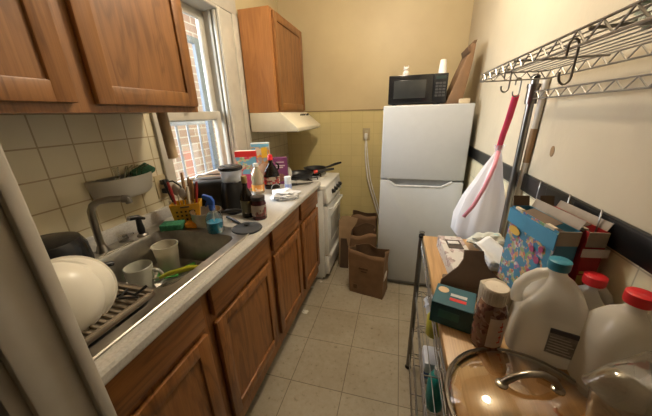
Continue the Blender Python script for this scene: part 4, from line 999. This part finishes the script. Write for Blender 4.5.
for a0, a1, z0, z1 in ((-1.25, -1.0, .075, .08), (-1.15, -1.08, .065, .09), (-1.3, -.95, .062, .066), (-1.2, -.98, .045, .049), (-1.12, -1.05, .032, .056), (-1.25, -1.02, .03, .034)):
    k = curved(.0393, a0, a1, z0, z1, 3); k.done('printed_mark', redm, t)
# milk jugs
def jug_rings(w, d, h):
    prof = ((0, .92), (.006, 1), (.55, 1), (.66, .95), (.76, .8), (.84, .58), (.90, .36), (.94, .27), (1, .26))
    out = []
    for f, s_ in prof:
        r = []
        e = 4.5 if f < .7 else (3 if f < .88 else 2)
        for i in range(40):
            a = 2 * PI * i / 40; ca, sa = math.cos(a), math.sin(a)
            rr = (abs(ca) ** e + abs(sa) ** e) ** (-1 / e)
            r.append((w / 2 * s_ * rr * ca, d / 2 * s_ * rr * sa, f * h))
        out.append(r)
    return out
hdpe = clear('milk_jug_plastic', (.82, .8, .74), .3, .25, (.80, .76, .68), .62)
def milk_jug(loc, rz, w, h, capm, label, lab=True):
    t = thing('milk_jug', label, 'milk jug', loc, rz)
    R3 = []
    for ring in jug_rings(w, w, h):                  # the body is drawn in behind the handle
        f_ = ring[0][2] / h
        q_ = max(0, min(1, (f_ - .5) / .1)) * max(0, min(1, (.93 - f_) / .06))
        R3.append([(x * (1 - .62 * q_ * math.exp(-(y / (w * .34)) ** 2)) if x < 0 else x, y, z) for x, y, z in ring])
    extra = []
    for r0, r1 in zip(R3, R3[1:]):
        extra.append(r0)
        if .4 < r0[0][2] / h < .6: extra.append([tuple(a_ * .9 + b_ * .1 for a_, b_ in zip(p_, q2)) for p_, q2 in zip(r0, r1)])
    extra.append(R3[-1])
    k = B(); k.loft(extra, True, True); k.done('jug_body', hdpe, t)
    k = B(); k.lathe([(.0195, h - .004), (.0205, h), (.0205, h + .016), (.018, h + .018), (.001, h + .018)], 24, None, True); k.done('cap', capm, t)
    k = B(); k.tube([(-w * .10, 0, h * .915), (-w * .22, 0, h * .885), (-w * .36, 0, h * .80), (-w * .45, 0, h * .69), (-w * .47, 0, h * .58), (-w * .44, 0, h * .5)], [.011, .012, .012, .0125, .0125, .012], 12); k.done('handle', hdpe, t)
    if lab:
        lm = M('label_dark', (.055, .055, .07), .5); lt = M('label_lines', (.42, .4, .38), .5)
        k = B(); k.box(w * .02, w * .38, -w / 2 - .002, -w / 2 + .001, h * .17, h * .47); lo = k.done('paper_label', M('label_paper', (.2, .19, .18), .5, 0, .25, 120), t, False)
        k = B(); k.box(w * .02, w * .38, -w / 2 - .003, -w / 2, h * .42, h * .47); k.done('printed_band', lm, lo, False)
        for i in range(6):
            k = B(); k.box(w * .04, w * (.36 - .03 * (i % 3)), -w / 2 - .003, -w / 2, h * (.2 + .034 * i), h * (.21 + .034 * i)); k.done('printed_line', lt, lo, False)
    return t
milk_jug((.354, .609, Z), -.3, .128, .212, M('cap_teal', (.03, .2, .28), .4), 'milk jug with a blue cap in front of the blue cereal box')
milk_jug((.447, .642, Z), PI - .15, .078, .165, M('cap_red2', (.6, .02, .025), .4), 'smaller red capped milk jug behind, next to the red box', False)
milk_jug((.434, .518, Z), PI - .1, .102, .208, M('cap_red2', (.6, .02, .025), .4), 'nearest milk jug with a bright red cap by the wall', False)
# open cereal boxes
def open_box(loc, rz, w, d, h, front, end, label, emblem=None):
    """w along local y, d along local x; printed face looks along -x, end looks along -y"""
    t = thing('cereal_box', label, 'cereal box', loc, rz)
    th = .0015
    k = B(); k.box(-d / 2, -d / 2 + th, -w / 2, w / 2, 0, h); k.done('front_panel', front, t, False)
    k = B(); k.box(d / 2 - th, d / 2, -w / 2, w / 2, 0, h); k.box(-d / 2, d / 2, w / 2 - th, w / 2, 0, h); k.box(-d / 2, d / 2, -w / 2, w / 2, 0, th); k.done('carton', end, t, False)
    k = B(); k.box(-d / 2, d / 2, -w / 2, -w / 2 + th, 0, h * .86); k.done('end_panel', end, t, False)
    k = B(); k.box(-d / 2, d / 2, -w / 2 - .0008, -w / 2 + th, h * .86, h); k.done('end_flap', card_in, t, False)
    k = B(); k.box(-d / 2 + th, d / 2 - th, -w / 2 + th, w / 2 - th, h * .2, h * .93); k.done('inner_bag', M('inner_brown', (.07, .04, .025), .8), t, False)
    k = B(); k.box(0, .001, -w / 2 + .01, w / 2 - .004, 0, d * .5, 0, 1, T((d / 2, 0, h)) @ Matrix.Rotation(.4, 4, 'Y')); k.done('flap', card_in, t, False)
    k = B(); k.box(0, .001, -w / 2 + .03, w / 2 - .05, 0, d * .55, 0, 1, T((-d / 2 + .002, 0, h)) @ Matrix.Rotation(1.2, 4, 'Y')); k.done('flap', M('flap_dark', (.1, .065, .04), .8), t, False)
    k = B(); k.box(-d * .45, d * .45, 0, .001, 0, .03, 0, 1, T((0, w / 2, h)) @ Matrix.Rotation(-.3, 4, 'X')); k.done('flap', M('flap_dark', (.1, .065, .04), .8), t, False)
    for ya in (-w * .42, w * .25):
        k = B(); k.box(-d / 2 - .001, -d / 2 + .008, ya, ya + .03, h - .004, h + .003); k.done('flap_tab', M('tab_cream', (.52, .44, .32), .6), t, False)
    return t
bl_front = confetti('blue_cereal_front', (.04, .17, .27), [(.4, .06, .06), (.5, .3, .12), (.1, .25, .1), (.5, .45, .4), (.3, .08, .2), (.05, .12, .3)], 110, .5)
blue_c = M('blue_card', (.035, .16, .25), .45, 0, .08)
t = open_box((.386, .781, Z), .17, .19, .05, .264, bl_front, blue_c, 'open blue cereal box with colourful print behind the milk jugs')
k = B(); k.box(-.0295, -.0275, -.098, .098, .215, .258); k.done('printed_band', M('blue_band', (.055, .21, .33), .45), t, False)
k = B(); k.lathe([(.026, 0), (.026, .0012)], 20, T((-.029, .055, .20)) @ rot_to((-1, 0, 0)) @ Matrix.Diagonal((.45, 1, 1, 1)), True, True); k.done('printed_badge', M('badge_gold', (.45, .3, .06), .45), t)
for (yy, zz, r_) in ((-.03, .185, .009), (-.055, .165, .010), (-.062, .2, .008), (-.04, .12, .009)):
    k = B(); k.lathe([(r_, 0), (r_, .0012)], 14, T((-.029, yy, zz)) @ rot_to((-1, 0, 0)), True, True); k.done('printed_dot', M('dot_magenta', (.28, .045, .11), .45), t)
k = B(); k.lathe([(.019, 0), (.019, .0014)], 20, T((0, -.1012, .165)) @ rot_to((0, -1, 0)), True, True); k.done('printed_emblem', M('emblem_red', (.42, .03, .03), .45), t)
k = B(); k.tube([(.012 * math.cos(a), -.1028, .165 + .012 * math.sin(a)) for a in [2 * PI * i / 14 for i in range(14)]], .0012, 5, True); k.box(-.006, .006, -.1032, -.102, .163, .167); k.box(-.002, .002, -.1032, -.102, .157, .173); k.done('emblem_mark', M('emblem_gold', (.55, .35, .12), .45), t)
red_c = M('red_card', (.34, .018, .02), .45, 0, .1)
t = open_box((.448, .785, Z), .12, .19, .042, .266, red_c, red_c, 'open red cereal box against the black rail')
gold = M('gold_print', (.45, .28, .06), .45)
for i, (a, b_, z0, z1) in enumerate(((-.022, -.006, .13, .155), (-.002, .012, .13, .155), (-.018, .018, .118, .124), (-.02, .0, .16, .166))):
    k = B(); k.box(a, b_, -.1018, -.1, z0, z1); k.done('printed_mark', gold, t, False)
k = B(); k.box(-.028, .028, -.1019, -.1, .205, .226); k.done('printed_band', M('band_white', (.55, .5, .46), .5), t, False)
# pot lid: domed glass with steel rim and handle
t = thing('glass_pot_lid', 'large domed glass pot lid with a steel loop handle at the front', 'lid', (.270, .413, Z))
R_ = .144
k = B(); k.lathe([(R_, .006), (R_ * .97, .013), (R_ * .8, .027), (R_ * .5, .040), (R_ * .2, .047), (.001, .048)], 48, None, False); k.done('glass_dome', clear('lid_glass', (.8, .72, .58), .3, .05), t)
k = B(); k.tube([(R_ * math.cos(2 * PI * i / 48), R_ * math.sin(2 * PI * i / 48), .006) for i in range(48)], .0055, 8, True); k.done('steel_rim', chrome_d, t)
k = B(); k.tube([(-.05, .02, .046), (-.044, .022, .052), (-.03, .022, .068), (-.01, .024, .078), (.015, .028, .078), (.035, .03, .066), (.046, .032, .05)], [.006, .0065, .006, .006, .006, .0065, .006], 10)
k.lathe([(.011, 0), (.011, .003), (.007, .006), (.001, .006)], 14, T((-.05, .02, .043))); k.lathe([(.011, 0), (.011, .003), (.007, .006), (.001, .006)], 14, T((.046, .032, .043))); k.done('handle', nickel, t)
# clear tub with nutrition label at bottom right
t = thing('clear_container', 'clear plastic clamshell with a printed label at the near end of the rack', 'container', (.41, .392, Z + .03), .5); t.scale = (1.02, 1.02, 1.0)
def rr_(w, d, z, r=.02): return loop(-w, w, -d, d, r, z, 4)
k = B(); k.loft([rr_(.055, .045, 0), rr_(.062, .05, .004), rr_(.07, .058, .08), rr_(.078, .065, .086), rr_(.076, .062, .092), rr_(.066, .052, .12), rr_(.05, .04, .13)], True, True); k.done('shell', clear('clamshell', (.84, .8, .72), .38, .1, (.4, .36, .3), .2), t)
k = B(); k.box(-.045, .045, -.036, -.0345, -.04, .04, 0, 1, T((-.02, -.03, .08)) @ Matrix.Rotation(.15, 4, 'X')); lb = k.done('paper_label', M('nutrition_paper', (.42, .39, .34), .6), t, False)
for i in range(9):
    k = B(); k.box(-.04, .04 - .012 * (i % 3), -.0372, -.036, -.034 + i * .008, -.031 + i * .008, 0, 1, T((-.02, -.03, .08)) @ Matrix.Rotation(.15, 4, 'X')); k.done('printed_line', M('nutrition_ink', (.09, .08, .07), .6), lb, False)

# things of one kind share a group
GROUPS = {'base_cabinet': 'oak base cabinets under the worktop', 'wall_cabinet': 'oak wall cabinets on the left wall', 'milk_jug': 'plastic milk jugs on the rack top',
          'grocery_bag': 'brown paper bags beside the refrigerator', 'mixing_bowl': 'large white bowls in the drain tray', 'frying_pan': 'black frying pans on the stove',
          'sponge': 'sponges on the sink rim', 'wall_outlet': 'ivory wall outlets', 'power_cord': 'cords plugged into the wall outlets', 'paper_scrap': 'scraps of litter on the floor'}
for o in list(C.objects):
    k_ = o.name.split('.')[0]
    if o.parent is None and k_ in GROUPS: o['group'] = GROUPS[k_]
    if o.parent is None and k_ == 'cereal_box': o['group'] = 'cereal boxes on the rack top' if o.location.x > 0 else 'cereal boxes on the far counter'

# ------------------------------------------------------------------ light
def area(name, loc, target, size, sy, power, col):
    l = bpy.data.lights.new(name, 'AREA'); l.shape = 'RECTANGLE'; l.size = size; l.size_y = sy; l.energy = power; l.color = col
    o = bpy.data.objects.new(name, l); C.objects.link(o); o.location = loc
    o.rotation_euler = (Vector(target) - Vector(loc)).to_track_quat('-Z', 'Y').to_euler()
    return o
l = bpy.data.lights.new('ceiling_lamp', 'POINT'); l.energy = 50; l.color = (1, .875, .70); l.shadow_soft_size = .09
o = bpy.data.objects.new('ceiling_lamp', l); C.objects.link(o); o.location = (-.12, 1.35, 2.36)
area('sky_light', (-2.75, 1.3, 2.1), (.3, 1.6, 1.15), 1.3, 1.6, 290, (.86, .93, 1))
area('brick_fill_light', (-1.55, 3.3, 2.9), (-1.97, 2.8, 1.5), 1.2, .3, 14, (1, .96, .9))  # added fill lamp, out of view, to brighten the brick wall
w_ = bpy.data.worlds.new('world'); scn.world = w_; w_.use_nodes = True
bg = w_.node_tree.nodes['Background']
bg.inputs['Color'].default_value = (.85, .93, 1, 1); bg.inputs['Strength'].default_value = 1.0

# ------------------------------------------------------------------ camera
f = 264.0
Yc = Vector((74.5, -96.3, f)).normalized(); Dc = Vector((20, 740, f)); Dc = (Dc - Yc * Dc.dot(Yc)).normalized()
Xc = Dc.cross(Yc)
if Xc.x < 0: Xc = -Xc
Zc = -Dc
right = Vector((Xc.x, Yc.x, Zc.x)); down = Vector((Xc.y, Yc.y, Zc.y)); fwd = Vector((Xc.z, Yc.z, Zc.z))
cam = bpy.data.cameras.new('camera'); cam.sensor_fit = 'HORIZONTAL'; cam.sensor_width = 36; cam.lens = 36 * f / 652; cam.clip_start = .02
co = bpy.data.objects.new('camera', cam); C.objects.link(co)
m = Matrix((right, -down, -fwd)).transposed().to_4x4(); m.translation = (0, 0, H)
co.matrix_world = m
scn.camera = co
scn.view_settings.view_transform = 'Standard'
scn.view_settings.exposure = 0
